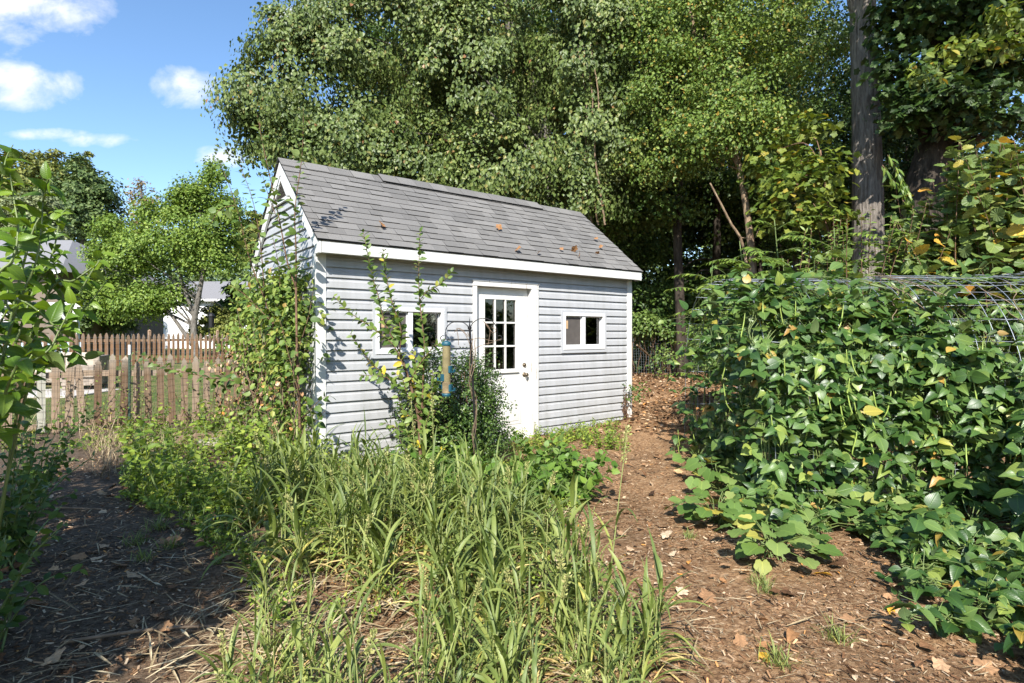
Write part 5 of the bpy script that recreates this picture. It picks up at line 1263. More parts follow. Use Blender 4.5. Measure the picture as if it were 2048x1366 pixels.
# bean vines
T_BEANC = strip_leaf([0, .08, .3, .6, .85, 1], [0, .23, .31, .22, .09, 0], .55, .42, .03)
def bean_leaf(ml, p, out, ls):
    out = nrm(out + R.normal(0, .35, 3)); up = A3(0, 0, 1)
    side = nrm(np.cross(out, up)); zn = nrm(out * .7 + up * .65 + R.normal(0, .35, 3))
    d0 = nrm(out * .7 + A3(0, 0, -.4) + R.normal(0, .4, 3))
    yd = np.array([d0, side * .95 + d0 * .25 + A3(0, 0, -.15), -side * .95 + d0 * .25 + A3(0, 0, -.15)])
    ml.leaves(T_BEAN if R.random() < .6 else T_BEANC, np.array([p + d0 * .25 * ls, p, p]), yd, np.array([zn, zn + side * .3, zn - side * .3]), ls * R.uniform(.85, 1.15, 3))
def pod(mp, p, L):
    a = R.uniform(0, 6.28); dx = A3(math.cos(a), math.sin(a), 0)
    mp.tube(spline([p, p + dx * .012 + A3(0, 0, -L * .4), p + dx * .03 + A3(0, 0, -L * .75), p + dx * R.uniform(.03, .08) + A3(0, 0, -L)], 9), [.002, .0045, .005, .0055, .005, .0055, .005, .004, .001], 6)
M['pod'] = plain_mat('bean pod', (.27, .36, .075), .5, 0, .25)
def bean(label, path, out, n, ls, spread, npods, group='bean plants on the trellis', pet=.13, zmin=.05):
    path = spline(path, 40); b = path[0]
    B = plant('bean_plant', label, 'bean plant', b, group); ms, ml, mp = MB(), MB(), MB()
    for k in range(5):
        q = path + np.stack([.08 * math.cos(k * 1.9) * np.linspace(.2, 1, 40), 0 * path[:, 0], 0 * path[:, 0]], 1) + np.stack([.05 * np.sin(np.linspace(0, 9, 40) + k * 2), .03 * np.cos(np.linspace(0, 11, 40) + k), 0 * path[:, 0]], 1) * (np.linspace(0, 1, 40)[:, None] * 2).clip(0, 1)
        ms.tube(q, [.0045, .002], 5)
    for k in range(n):
        t = R.random() ** 1.15; i = int(t * 39); p0 = path[i] + A3(R.normal(0, spread), R.normal(0, .05), R.normal(0, .06))
        o = nrm(np.asarray(out(path[i])) + R.normal(0, .4, 3)); p = p0 + o * pet * (R.uniform(-.9, .55) if p0[2] > 1.35 else R.uniform(-.6, 1.2)) + A3(0, 0, R.uniform(0, .07))
        p[2] = max(p[2], float(gh(p[0], p[1])) + zmin)
        ms.tube([path[i], (path[i] + p) / 2 + A3(0, 0, .02), p], .0018, 4, cap=False); bean_leaf(ml, p, o, ls * R.uniform(.5, 1.3))
    for k in range(npods):
        i = int(R.uniform(.2, .75) * 39); pod(mp, path[i] + A3(R.normal(0, spread), 0, 0) + np.asarray(out(path[i])) * R.uniform(.08, .2), R.uniform(.14, .26))
    fin(B, ms, ml, 'gstem', 'l_bean')
    if npods: mp.build('pod', M['pod'], B, tuple(b), True)['kind'] = 'stuff'
near_out = lambda p: A3(-.1, -1, .1) if p[2] < 1.4 else A3(-.1, -.5, .8)
lab_near = 'leafy bean vine with hanging pods climbing the camera side of the wire trellis'
for k in range(12):
    x = 2.08 + k * .122; s1 = R.uniform(.27, .44) if k < 9 else R.uniform(.18, .3)
    q = arch_pt(np.linspace(0.005, s1, 7), x); q[:, 0] += R.normal(0, .06, 7); q[:, 2] += float(gh(x, 4.5))
    bean(lab_near, q, near_out, 92, .098, .12, 3)
lab_end = 'bean vine filling the open left end of the wire tunnel'
for k in range(11):
    y = 4.75 + k * .21; x = 2.16 + R.uniform(0, .3); h = (1.0 + .85 * math.sin(math.pi * min(1, k / 8))) * R.uniform(.75, 1.0) * (1 if k < 7 else .6)
    bean(lab_end, [onground(x, y), A3(x + R.normal(0, .06), y, h * .5), A3(x + R.normal(0, .1), y + R.normal(0, .1), h)], lambda p: A3(-1, -.5, .2), 62 if k < 7 else 26, .095, .1, 3)
lab_far = 'shaded bean vine on the far side of the wire tunnel'
for k in range(8):
    x = 2.2 + k * .3; q = arch_pt(np.linspace(.995, R.uniform(.55, .68), 6), x); bean(lab_far, q, lambda p: A3(-.3, -1, .3), 46, .115, .15, 0)
lab_mid = 'bean vine climbing the lower front of the middle trellis panel'
for k in range(7):
    x = 3.42 + k * .12; q = arch_pt(np.linspace(.005, R.uniform(.2, .34) - .016 * k, 6), x, YC - .1); bean(lab_mid, q, near_out, 76, .1, .1, 2)
for k in range(10):
    x = 3.6 + k * .27; q = arch_pt(np.linspace(.995, R.uniform(.62, .75), 6), x, YC - .1); bean(lab_far, q, lambda p: A3(-.3, -1, .3), 50, .125, .15, 0)
lab_right = 'broad leaved bean plant leaning in at the right edge'
for (x, y, h) in ((3.55, 3.7, .95), (3.8, 4.0, 1.05), (3.4, 3.35, .6), (4.0, 4.3, 1.2)):
    bean(lab_right, [onground(x, y), A3(x - .05, y, h * .5), A3(x - .1, y - .05, h)], lambda p: A3(-.7, -.7, .2), 34, .125, .1, 2, 'bean plants at the right edge')
lab_top = 'bean shoot trailing over the top of the right trellis panels'
for (x, s0) in ((3.3, .36), (4.3, .4), (5.1, .3), (4.7, .44), (3.0, .5), (2.7, .52)):
    q = arch_pt(np.linspace(s0, s0 + .14, 5), x); q[:, 0] += np.linspace(0, R.uniform(-.5, .5), 5); bean(lab_top, q, lambda p: A3(-.2, -.5, .8), 12, .105, .08, 0, 'bean shoots over the trellis')
# dry tangled vines over the right panels
mb = MB()
for k in range(34):
    x = R.uniform(4.5, 6.1); s = R.uniform(.25, .5); q = arch_pt(np.linspace(s, s - R.uniform(.12, .3), 9), x, YC - .3); q[:, 0] += np.linspace(0, R.uniform(-.1, .9), 9) + R.normal(0, .03, 9); q[:, 2] += .02 + R.normal(0, .02, 9)
    mb.tube(spline(q, 22), [R.uniform(.003, .009), .002], 5)
for k in range(10):
    x = R.uniform(3.2, 4.4); s = R.uniform(.3, .5); q = arch_pt(np.linspace(s, s - .12, 7), x, YC - .1); q[:, 0] += np.linspace(0, R.uniform(-.3, .5), 7) + R.normal(0, .02, 7)
    mb.tube(spline(q, 16), .003, 4)
tag(mb.build('dry_vine', M['drystem'], None, (5.2, YC, 1.9)), 'dry tangled brown vines draped over the right trellis panels', 'vine')
# --- creeping beans along the bottom right
lab_creep = 'creeping bean plant sprawling over the mulch at lower right'
for k in range(50):
    t = (k % 25) / 24; x, y = 2.0 + .5 * R.random() + (.25 if k % 2 else 0), 2.15 + 2.3 * t
    if k % 3 == 2: x += .55
    if k >= 25: x += R.uniform(.4, 1.0)
    x = max(x, .72 * y + .18 - .12 * t) if t < .7 else max(x, 2.05)
    bean(lab_creep, [onground(x, y), onground(x - .12, y - .03, .1), onground(x - .22, y - .1, .14)], lambda p: A3(-.4, -.4, .7), 15, .085, .09, 1 if k % 4 == 0 else 0, 'creeping beans at lower right', .07)
# --- squash plants at the foot of the trellis
def squash(label, x, y, n, ls, rr):
    b = onground(x, y); B = plant('squash_plant', label, 'squash plant', b); ms, ml = MB(), MB()
    for k in range(n):
        a = R.uniform(0, 6.28); r = rr * R.random() ** .6; q = onground(x + r * math.cos(a), y + r * math.sin(a), R.uniform(.06, .24))
        ms.tube([b + A3(*R.normal(0, .05, 2), .01), (b + q) / 2 + A3(0, 0, .04), q], [.004, .0035], 5, cap=False)
        d = A3(math.cos(a), math.sin(a), -.2) + R.normal(0, .3, 3); ml.leaves(T_SQ, [q], [d], [A3(R.normal(0, .25), R.normal(-.25, .25), 1)], [ls * R.uniform(.7, 1.15)])
    fin(B, ms, ml, 'gstem', 'l_squash')
squash('pale green squash plant nearest the camera beside the yellow leaf', 1.66, 3.62, 30, .13, .28)
squash('squash plant with broad leaves at the left foot of the trellis', 1.55, 4.35, 34, .14, .3)
squash('squash plant trailing onto the mulch path by the trellis', 1.86, 5.15, 34, .14, .36)
squash('small squash plant farther back at the path edge', 2.0, 6.2, 22, .12, .3)
squash('squash plant under the front of the trellis', 2.2, 4.1, 30, .13, .3)
squash('dark squash plant filling under the middle of the vines', 2.75, 4.2, 34, .13, .36)
squash('squash plant spreading under the right part of the vines', 3.3, 4.1, 30, .13, .36)

# ---------------------------------------------------------------- shrubs behind the trellis
b = onground(6.4, 8.2); B = plant('mulberry_shrub', 'tall shrub with broad toothed leaves, some yellowing, behind the trellis', 'shrub', b); ms, ml = MB(), MB()
for k in range(88):
    x, y = R.uniform(4.9, 8.4), R.uniform(7.3, 8.7); ux = 1024 + F * x / y
    ztop = 1.44 + (667 - np.interp(ux, [1650, 1800, 1880, 1925, 2050, 2200], [550, 490, 420, 325, 285, 270]) - R.uniform(-12, 70)) / F * y
    p = onground(x, y); q = A3(x + R.normal(-.1, .3), y + R.normal(-.1, .2), ztop)
    twig(ms, ml, [p, (p + q) / 2 + R.normal(0, .2, 3), q + A3(-.15, -.1, 0)], .012, .003, T_MUL, .046, .2, 65, .3, .18, 6, .3, .75, 26, 1, .25)
fin(B, ms, ml, 'twig', 'l_mul', smooth=False)
b = onground(4.9, 8.0); B = plant('lance_leaf_shrub', 'glossy narrow leaved shrub arching in front of the thick trunk', 'shrub', b); ms, ml = MB(), MB()
for k in range(60):
    x, y = R.uniform(3.9, 6.6), R.uniform(7.4, 8.6); ux = 1024 + F * x / y
    zt = 1.44 + (667 - np.interp(ux, [1540, 1640, 1700, 1800, 1900], [520, 470, 440, 450, 500]) - R.uniform(-30, 55)) / F * y
    p = onground(x, y); q = A3(x + R.normal(0, .3), y - R.uniform(0, .5), zt)
    twig(ms, ml, [p, (p * .4 + q * .6) + A3(0, .1, .2), q], .012, .003, T_LAN, .035, .125, 50, .35, .3, 5, .3, .7)
for (u, v0, v1) in ((1800, 310, 470), (1815, 340, 490), (1790, 330, 420), (1830, 400, 500)):
    twig(ms, ml, px([(u - 25, v0), (u - 5, v0 + 30), (u + 12, (v0 + v1) / 2), (u + 35, v1)], 8.3), .006, .002, T_LAN, .022, .15, 35, .55, .0, 5, .2, .5)
fin(B, ms, ml, 'twig', 'l_sumac')
lab = 'young tree with feathery compound leaves behind the wire trellis'
for (x, y, h, n, lb) in tuple((a, b_, c_ + .42, int(d * 1.5), e) for a, b_, c_, d, e in ((2.72, 8.1, 2.0, 16, 'lowest feathery leaved sapling beside the mulch path'), (3.3, 8.0, 2.3, 16, 'feathery leaved sapling behind the left end of the trellis'), (3.9, 8.3, 2.65, 18, 'tallest feathery leaved sapling left of the thick trunk'), (4.5, 8.0, 2.5, 16, 'feathery leaved sapling in front of the thick grey trunk'), (5.1, 7.7, 2.35, 14, 'feathery leaved sapling right of the thick grey trunk'), (3.0, 7.6, 1.6, 14, 'short feathery leaved sapling at the tunnel end'), (3.6, 7.5, 2.0, 14, 'feathery leaved sapling directly behind the bean vines'))):
    b = onground(x, y); B = plant('feather_leaf_sapling', lb, 'sapling', b); ms, ml = MB(), MB()
    st = spline([b, b + A3(.05, 0, h * .5), b + A3(R.normal(0, .1), -.05, h)], 20); ms.tube(st, [.014, .006], 6)
    for k in range(n):
        i = int(6 + 13 * k / n); a = k * 2.4 + R.uniform(-.3, .3); d = A3(math.cos(a), math.sin(a) * .8 - .25, R.uniform(.25, .8))
        frond(ms, ml, st[i], d, R.uniform(.5, .78), 9, .135, T_LAN, .4, .005)
    fin(B, ms, ml, 'gstem', 'l_sumac')
# --- creeper on the wire fence behind the shed, creeper fill on the trunks' feet
def creeper(label, pts, n, nper, cs, ls, lm, T=T_HEX, name='creeper'):
    q = spline(pts, 60); c = q[R.integers(0, 60, n)] + R.normal(0, 1, (n, 3)) * A3(.12, .1, .1); ml, ms = MB(), MB()
    b = q[0].copy(); b[2] = float(gh(b[0], b[1])); B = plant(name, label, 'creeper', b)
    for k in range(10): ms.tube(wob(A3(q[k * 6][0], q[k * 6][1], float(gh(q[k * 6][0], q[k * 6][1]))), q[k * 6 + 3], 8, .05), [.008, .003], 4)
    crown_leaves(ml, c, np.broadcast_to(A3(-.1, -.7, .7), c.shape), nper, cs, T, ls, .15); fin(B, ms, ml, 'twig', lm, smooth=False)
creeper('green creeper topping the wire fence behind the shed', [P(1255, 652, 14.9), P(1290, 643, 14.9), P(1330, 655, 15), P(1390, 660, 15)], 50, 40, .26, .085, 'l_whip')
creeper('green creeper clump beside the grey tarp', [P(1322, 745, 14.2), P(1325, 715, 14.2), P(1340, 700, 14.2)], 8, 30, .2, .07, 'l_whip')
creeper('bushy creeper behind the left end of the tunnel', [P(1440, 720, 9.4), P(1470, 660, 9.4), P(1500, 640, 9.4), P(1600, 640, 9.4)], 90, 40, .32, .09, 'l_sumac')
creeper('wilted dark creeper on the right corner of the shed front', [W(4.93, -.06, .62), W(4.9, -.07, .45), W(4.85, -.07, .3)], 7, 22, .09, .05, 'l_shade')

# ---------------------------------------------------------------- sorghum grass clumps
def sorghum(ns, heads):
    hmul = R.uniform(.8, 1.25); wmul = R.choice([.6, .8, 1.0, 1.15])
    B = thing('sorghum_clump', '', 'grass clump', (0, 0, 0)); ms, ml, md, mh = MB(), MB(), MB(), MB()
    bl, dr = [], []
    for k in range(ns):
        a0 = R.uniform(0, 6.28); lean = R.uniform(0, .22); h = hmul * R.uniform(.22, .52); b = A3(*R.normal(0, .045, 2), -.02)
        st = spline([b, b + A3(math.cos(a0) * lean * h * .4, math.sin(a0) * lean * h * .4, h * .55), b + A3(math.cos(a0) * lean * h, math.sin(a0) * lean * h, h)], 14); ms.tube(st, [.0045, .0022], 6)
        n = R.integers(6, 10); pl = R.uniform(0, 6.28)
        for j in range(n):
            t = (j + .6) / n; p = st[int(t * 13)]; last = j >= n - 2
            bl.append((p, pl + math.pi * j + R.normal(0, .35), R.uniform(.16, .4) * (.8 if last else 1), wmul * R.uniform(.01, .026), R.uniform(.05, .35) if last else R.uniform(.15, .75), R.uniform(.2, 1.3) if last else R.uniform(.5, 2.4), R.normal(0, .5)))
        for j in range(R.integers(3, 7)):
            dr.append((b + A3(0, 0, .03), R.uniform(0, 6.28), R.uniform(.12, .36), R.uniform(.006, .016), R.uniform(.4, 1.3), R.uniform(.3, 1.6), R.normal(0, .9)))
        if k < heads:
            top = st[-1]; e = top + A3(math.cos(a0) * .04, math.sin(a0) * .04, R.uniform(.12, .3)); s2 = spline([top, (top + e) / 2, e], 10); ms.tube(s2, [.003, .0015], 5)
            N = 70; tt = R.uniform(.35, 1.0, N); q = np.stack([np.interp(tt, np.linspace(0, 1, 10), s2[:, i]) for i in range(3)], 1)
            d = R.normal(0, 1, (N, 3)) * A3(1, 1, .3) + A3(0, 0, 1.2); mh.leaves(T_RH, q + nrm(d) * .006, d, R.normal(0, 1, (N, 3)), R.uniform(.012, .024, N))
    f = lambda L, i: np.array([x[i] for x in L])
    blades(ml, f(bl, 0), f(bl, 1), f(bl, 2), f(bl, 3), f(bl, 4), f(bl, 5), 10, .3, 0, f(bl, 6))
    blades(md, f(dr, 0), f(dr, 1), f(dr, 2), f(dr, 3), f(dr, 4), f(dr, 5), 8, .3, 0, f(dr, 6))
    ms.build('stalk', M['stalk'], B, smooth=True); ml.build('leaf_blades', M['blade'], B, smooth=True); md.build('dry_blades', M['dryblade'], B, smooth=True)
    if heads: mh.build('seed_head', M['seed'], B)
    return B
SG = [sorghum(R.integers(3, 7), hd) for hd in (0, 1, 0, 0, 1, 0, 0, 1, 0, 0, 0, 1)]
LSG, GSG = 'knee high sorghum grass clump with arching blades in the foreground bed', 'sorghum clumps in the foreground'
used = set(); n = 0
pts = []
tries = 0
while n < 120 and tries < 30000:
    tries += 1
    y = R.uniform(1.75, 5.0); v = HV + F * CH / y
    ul = np.interp(v, [990, 1100, 1200, 1366, 1600], [545, 490, 520, 480, 380]); ur = np.interp(v, [990, 1030, 1100, 1200, 1366, 1600], [780, 960, 1130, 1270, 1330, 1420])
    u = R.uniform(ul, ur); x = (u - 1024) / F * y
    if any((x - a) ** 2 + (y - b) ** 2 < (.115 + .02 * y * .0) ** 2 for a, b in pts): continue
    if vnoise(np.array([x * 1.7]), np.array([y * 1.7]), 21)[0] < .3: continue
    pts.append((x, y)); n += 1; k = R.integers(0, len(SG)); s = R.uniform(.75, 1.12) * (.82 if y < 2.6 else 1)
    if k not in used:
        used.add(k); o = SG[k]; o.location = onground(x, y, -.01); o.rotation_euler.z = R.uniform(0, 6.28); o.scale = (s,) * 3; o['label'] = LSG; o['group'] = GSG
    else: dup(SG[k], onground(x, y, -.01), R.uniform(0, 6.28), s, LSG, GSG)
for k in range(len(SG)):
    if k not in used: SG[k].location = onground(-.6 + .1 * k, 3); SG[k]['label'] = LSG; SG[k]['group'] = GSG
# tall flowering stems
def tallstem(label, pts_, y, hd):
    q = spline(px(pts_, y), 24); q[0][2] = min(q[0][2], float(gh(q[0][0], q[0][1]))); B = plant('seeding_grass_stem', label, 'grass stem', q[0], 'seeding sorghum stems'); ms, ml, mh = MB(), MB(), MB(); ms.tube(q, [.005, .002], 6)
    bl = [(q[i], R.uniform(0, 6.28), R.uniform(.2, .4), R.uniform(.014, .024), .35, R.uniform(.8, 1.8)) for i in (2, 5, 8, 11)]
    f = lambda i: np.array([x[i] for x in bl]); blades(ml, f(0), f(1), f(2), f(3), f(4), f(5), 10)
    N = 90; tt = R.uniform(1 - hd, 1, N); p = np.stack([np.interp(tt, np.linspace(0, 1, 24), q[:, i]) for i in range(3)], 1); d = R.normal(0, 1, (N, 3)) * A3(1, 1, .3) + A3(0, 0, 1); mh.leaves(T_RH, p + nrm(d) * R.uniform(.002, .02, N)[:, None], d, R.normal(0, 1, (N, 3)), R.uniform(.012, .022, N))
    fin(B, ms, ml, 'stalk', 'blade', 'leaf_blades'); mh.build('seed_head', M['seed'], B, tuple(B.location))
tallstem('tallest lone seeding grass stem standing against the mulch path', [(1205, 1250), (1225, 1110), (1240, 980), (1256, 850)], 3.1, .2)
tallstem('seeding grass stem before the apple sapling, the left of two', [(838, 1010), (835, 960), (828, 880), (822, 800)], 5.2, .4)
tallstem('seeding grass stem before the apple sapling, the right of two', [(870, 1010), (868, 940), (866, 860), (864, 790)], 5.2, .4)
tallstem('yellow green seed spike rising right of the grass bed', [(1185, 1230), (1187, 1160), (1190, 1085)], 2.9, .5)
tallstem('green seed spike in the middle of the grass bed', [(985, 1160), (990, 1110), (996, 1060)], 3.4, .6)
tallstem('thin grass stem leaning up before the vine thicket', [(560, 1000), (535, 930), (508, 870)], 4.6, .3)

# ---------------------------------------------------------------- weeds
def weed(ns, h, T, ls, lm, gap=.03, wide=.5, droop=.15, name='leafy_weed'):
    B = thing(name, '', 'weed', (0, 0, 0)); ms, ml = MB(), MB()
    for k in range(ns):
        a = R.uniform(0, 6.28); e = A3(math.cos(a) * wide * h * R.random(), math.sin(a) * wide * h * R.random(), h * R.uniform(.55, 1.1))
        twig(ms, ml, [A3(*R.normal(0, .015, 2), -.02), e * .5 + A3(*R.normal(0, .02, 2), .03), e], .004, .0015, T, gap, ls, 62, droop, .1, 5, .35)
    fin(B, ms, ml, 'gstem', lm); return B
def spread_out(arch_, spots_, label, group, smin=.7, smax=1.2):
    used = set()
    for (x, y) in spots_:
        k = R.integers(0, len(arch_)); s = R.uniform(smin, smax); loc = onground(x, y, -.005)
        if k not in used:
            used.add(k); o = arch_[k]; o.location = loc; o.rotation_euler.z = R.uniform(0, 6); o.scale = (s,) * 3; o['label'] = label; o['group'] = group
        else: dup(arch_[k], loc, R.uniform(0, 6), s, label, group)
    for k in range(len(arch_)):
        if k not in used: bpy.data.objects.remove(arch_[k])
def pixspots(n, u0, u1, v0, v1, md=.1, poly=None):
    out = []
    for _ in range(n * 60):
        u, v = R.uniform(u0, u1), R.uniform(v0, v1)
        if poly is not None and not poly(u, v): continue
        q = gp(u, v)
        if ((q[0] - SX) * DX[0] + (q[1] - SY) * DX[1]) > -.05 and ((q[0] - SX) * DN[0] + (q[1] - SY) * DN[1]) > -.08: continue
        if all((q[0] - a) ** 2 + (q[1] - b) ** 2 > md * md for a, b in out): out.append((q[0], q[1]))
        if len(out) >= n: break
    return out
WA = [weed(R.integers(3, 6), R.uniform(.25, .5), T_OV, R.uniform(.06, .095), 'l_weed', .03) for _ in range(5)] + [weed(4, .3, T_LAN, .085, 'l_weed', .024), weed(3, .42, T_LAN, .09, 'l_weed', .03)]
leftpoly = lambda u, v: (v < 1015 + (u - 250) * .14) & (u > 255 - (v - 870) * .1)
spread_out(WA, pixspots(105, 235, 640, 862, 1045, .13, leftpoly), 'yellow green leafy weed between the picket fence and the grass bed', 'weeds before the picket fence')
WB = [weed(4, .22, T_OV, .05, 'l_weed', .024, .8) for _ in range(3)]
spread_out(WB, pixspots(34, 1030, 1235, 858, 900, .1) + pixspots(16, 650, 860, 915, 965, .12), 'small green weed sprouting along the foot of the shed front', 'weeds along the shed')
WC = [weed(R.integers(4, 7), R.uniform(.22, .36), T_BEAN, .1, 'l_low', .026, 1.0, .1, 'bean_seedling') for _ in range(4)]
spread_out(WC, pixspots(48, 850, 1165, 930, 1035, .11, lambda u, v: v < 1040 - abs(u - 1030) * .25), 'low dark green bean seedling in the patch before the shed door', 'bean seedlings before the door')
spread_out([weed(4, .16, T_OV, .05, 'l_weed', .022, 1.0) for _ in range(3)] + [weed(5, .2, T_LAN, .07, 'l_weed', .022, .9)], pixspots(46, 285, 500, 985, 1120, .11, lambda u, v: v < 1010 + (u - 285) * .6), 'low green weed creeping onto the shaded dark soil', 'weeds on the dark soil')
WD = [weed(5, .2, T_HEX, .035, 'l_weed', .02, 1.0) for _ in range(3)]
spread_out(WD, pixspots(70, 430, 1150, 960, 1250, .14) + pixspots(10, 900, 1120, 1030, 1130, .12), 'tiny leaved weed low among the sorghum clumps', 'low weeds in the grass bed')
# pokeweed with a bare stem
bb = gp(337, 1008); B = plant('pokeweed', 'broad leaved weed on a leaning pale stem before the picket fence', 'weed', bb); ms, ml = MB(), MB()
ms.tube(spline(px([(337, 1008), (310, 970), (295, 920)], bb[1]), 10), [.009, .007], 7)
twig(ms, ml, px([(295, 920), (290, 880), (285, 840)], bb[1]), .006, .003, T_OVB, .03, .13, 62, .2, .0); twig(ms, ml, px([(300, 935), (340, 925), (390, 960)], bb[1]), .005, .002, T_OVB, .04, .12, 62, .3, .2); twig(ms, ml, px([(296, 925), (270, 900), (262, 890)], bb[1]), .004, .002, T_OVB, .04, .12)
fin(B, ms, ml, 'gstem', 'l_weed')
# ground cover: small leaves and thin grass hugging the soil
mb = MB()
def cover(n, u0, u1, v0, v1, poly=None):
    y = F * CH / (R.uniform(v0, v1, n) - HV); u = R.uniform(u0, u1, n); x = (u - 1024) / F * y
    k = vnoise(x * 2.2, y * 2.2, 31) > .38
    lx_, ly_ = (x - SX) * DX[0] + (y - SY) * DX[1], (x - SX) * DN[0] + (y - SY) * DN[1]
    k &= ~((lx_ > -.03) & (ly_ > -.05))
    if poly: k &= poly(u, HV + F * CH / y)
    x, y = x[k], y[k]
    return np.stack([x, y, gh(x, y)], 1)
for args in ((8000, 230, 660, 850, 1060, leftpoly), (7000, 640, 1160, 900, 1030, None), (2200, 480, 1000, 1000, 1150, None), (2400, 1020, 1260, 850, 905, None), (1500, 0, 300, 850, 905, None)):
    p = cover(*args); d, nn = flat_dirs(len(p), .5); mb.leaves(T_HEX, p + np.stack([0 * p[:, 0], 0 * p[:, 0], R.uniform(.01, .1, len(p))], 1), d, nn, R.uniform(.02, .05, len(p)))
    p = p[R.random(len(p)) < .22]; N = len(p); blades(mb, p, R.uniform(0, 6.3, N), R.uniform(.06, .2, N), R.uniform(.003, .006, N), R.uniform(.1, .7, N), R.uniform(.3, 1.4, N), 5)
tag(mb.build('ground_cover', M['l_weed']), 'small leafy ground cover and thin grass over the soil', 'ground cover', kind='stuff')
mb = MB()
p = np.concatenate([cover(900, -20, 620, 856, 892), cover(500, 180, 330, 880, 960)]); N = len(p)
blades(mb, p, R.uniform(0, 6.3, N), R.uniform(.12, .4, N), R.uniform(.003, .007, N), R.uniform(.1, .7, N), R.uniform(.3, 1.6, N), 6)
tag(mb.build('dry_grass', M['straw']), 'dry pale grass along the foot of the picket fence', 'dry grass', kind='stuff')
# bare vine stems on the near fence
mb = MB(); ml = MB()
B = plant('fence_vine', 'half bare brown vine straggling over the near picket fence', 'vine', A3(n0[0] + 1.6, n0[1] + 1.2, 0))
for k in range(26):
    t = u2t(R.uniform(90, 470)); q = n0 + (n1 - n0) / Ln * t; p = A3(q[0] + .03, q[1] - .07, 0); e = p + A3(R.normal(.1, .3), R.normal(0, .03), R.uniform(.5, 1.1))
    s = wob(p, e, 12, .05); twig(mb, ml, s[[0, 3, 6, 9, 11]], .005, .002, T_HEX, .07, .055, 60, .3)
fin(B, mb, ml, 'twig', 'l_vine', smooth=False)
# grass tufts on the path
TU = []
for k in range(2):
    B = thing('grass_tuft', '', 'grass tuft', (0, 0, 0)); ml = MB(); N = 60
    blades(ml, np.stack([R.normal(0, .03, N), R.normal(0, .03, N), 0 * np.zeros(N)], 1), R.uniform(0, 6.3, N), R.uniform(.05, .14, N), R.uniform(.003, .005, N), R.uniform(.1, .8, N), R.uniform(.3, 1.3, N), 5)
    ml.build('grass_blades', M['blade'], B, smooth=True); TU.append(B)
spread_out(TU, [tuple(gp(u, v)[:2]) for u, v in ((1523, 1172), (1536, 1190), (1380, 1075), (1462, 1055), (1675, 1290), (1560, 1330), (320, 1060), (275, 1085), (290, 1120), (340, 1095), (1000, 905), (1040, 900))], 'small tuft of thin green grass on bare soil', 'grass tufts')
# ================================================================ CAMERA, SUN, SKY
cam = bpy.data.cameras.new('camera'); co = bpy.data.objects.new('camera', cam); COL.objects.link(co)
co.location = (0, 0, CH); co.rotation_euler = (rad(90), 0, 0)
cam.sensor_width = 36; cam.lens = F / 2048 * 36; cam.shift_y = (HV - 683) / 2048; cam.clip_start = .05; cam.clip_end = 3000
sc.camera = co
SUN = nrm(A3(-.18, -1.4, 1.16))
elev = math.asin(SUN[2]); azm = math.atan2(SUN[0], SUN[1])
s = bpy.data.lights.new('sun', 'SUN'); s.energy = 5.0; s.angle = rad(.53); s.color = (1, .955, .88)
so = bpy.data.objects.new('sun', s); COL.objects.link(so); so.rotation_euler = Vector(SUN).to_track_quat('Z', 'Y').to_euler()
w = bpy.data.worlds.new('World'); sc.world = w; w.use_nodes = True
nt = w.node_tree; nt.nodes.clear()
sky = nd(nt, 'TexSky', sky_type='NISHITA', sun_disc=False, sun_elevation=elev, sun_rotation=azm, air_density=1.0, dust_density=.35, ozone_density=2.2, altitude=100)
hs = nd(nt, 'HueSaturation', {'Saturation': 1.1, 'Color': sky.outputs[0]})
bg = nd(nt, 'Background', {'Color': hs.outputs[0], 'Strength': .14})
dirv = nd(nt, 'TexCoord').outputs['Generated']
sx = nd(nt, 'SeparateXYZ', {0: dirv})
yy = mth(nt, 'MAXIMUM', sx.outputs[1], .03)
a_, b_ = mth(nt, 'DIVIDE', sx.outputs[0], yy), mth(nt, 'DIVIDE', sx.outputs[2], yy)
uv = nd(nt, 'CombineXYZ', {0: a_, 1: b_, 2: 0.0}).outputs[0]
n1 = nd(nt, 'TexNoise', {'Vector': nd(nt, 'Mapping', {0: uv, 3: (1, 1.5, 1)}).outputs[0], 'Scale': 7.5, 'Detail': 9, 'Roughness': .58, 'Distortion': .3}).outputs['Fac']
tot = None
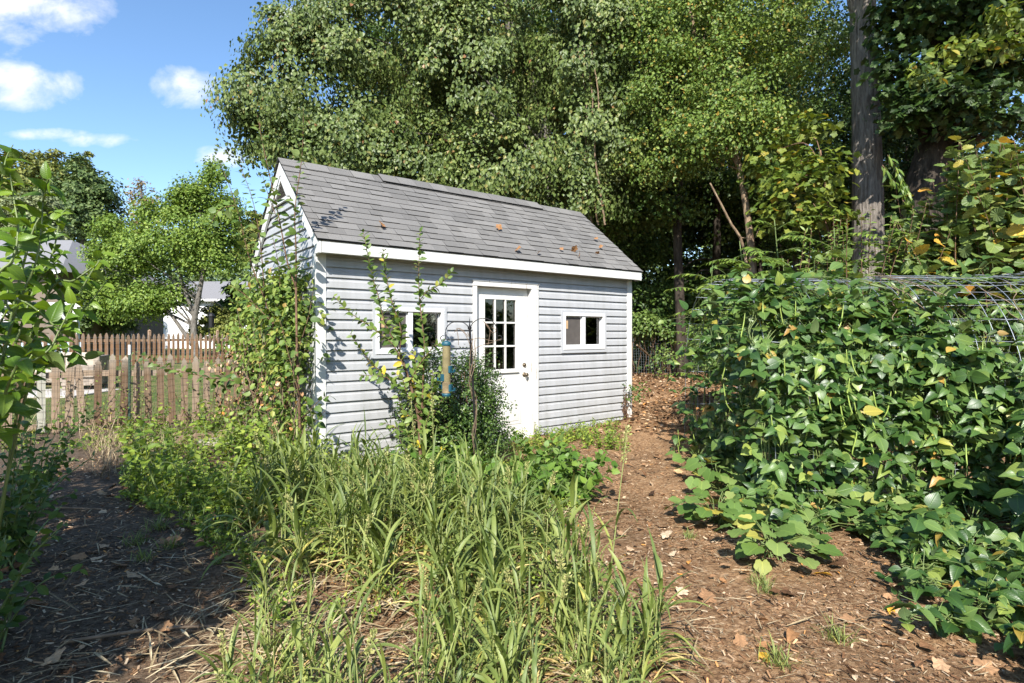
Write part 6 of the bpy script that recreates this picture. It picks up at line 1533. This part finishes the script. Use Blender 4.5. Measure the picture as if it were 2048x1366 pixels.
for (u, v, ru, rv, st) in ((20, 15, 165, 62, 1.15), (30, 70, 75, 50, 1.1), (42, 165, 125, 46, 1.15), (-30, 150, 90, 40, 1.1), (372, 172, 72, 50, .95), (190, 280, 100, 18, .95), (110, 270, 110, 14, .8), (460, 312, 60, 24, 1.0), (575, 30, 45, 22, .85), (-300, 60, 220, 90, 1.1), (-420, 260, 160, 40, 1), (1500, 60, 220, 60, 1), (2400, 200, 260, 60, 1)):
    ca, cb = (u - 1024) / F, (HV - v) / F
    da = mth(nt, 'DIVIDE', mth(nt, 'SUBTRACT', a_, ca), ru / F); db = mth(nt, 'DIVIDE', mth(nt, 'SUBTRACT', b_, cb), rv / F)
    d2 = mth(nt, 'ADD', mth(nt, 'MULTIPLY', da, da), mth(nt, 'MULTIPLY', db, db))
    q = mth(nt, 'SUBTRACT', st, d2)
    tot = q if tot is None else mth(nt, 'MAXIMUM', tot, q)
m_ = mth(nt, 'ADD', tot, mth(nt, 'MULTIPLY', mth(nt, 'SUBTRACT', n1, .5), 5.6))
cov = ramp(nt, mth(nt, 'MULTIPLY', m_, .5), [(.06, (0, 0, 0)), (.35, (.3, .3, .3)), (.62, (.75, .75, .75)), (.95, (.97, .97, .97))])
cov = mth(nt, 'MULTIPLY', cov, mth(nt, 'GREATER_THAN', sx.outputs[1], .05))
cl = nd(nt, 'Background', {'Color': (.93, .95, 1, 1), 'Strength': .72})
mx = nd(nt, 'MixShader', {0: cov, 1: bg.outputs[0], 2: cl.outputs[0]})
nt.links.new(mx.outputs[0], nd(nt, 'OutputWorld').inputs[0])
sc.view_settings.view_transform = 'Standard'; sc.view_settings.look = 'None'; sc.view_settings.gamma = 1; sc.view_settings.exposure = .86
sc.cycles.use_denoising = True
sc.cycles.max_bounces = 8; sc.cycles.diffuse_bounces = 2; sc.cycles.glossy_bounces = 3; sc.cycles.transmission_bounces = 4; sc.cycles.transparent_max_bounces = 8
sc.cycles.sample_clamp_indirect = 6; sc.cycles.caustics_reflective = False; sc.cycles.caustics_refractive = False
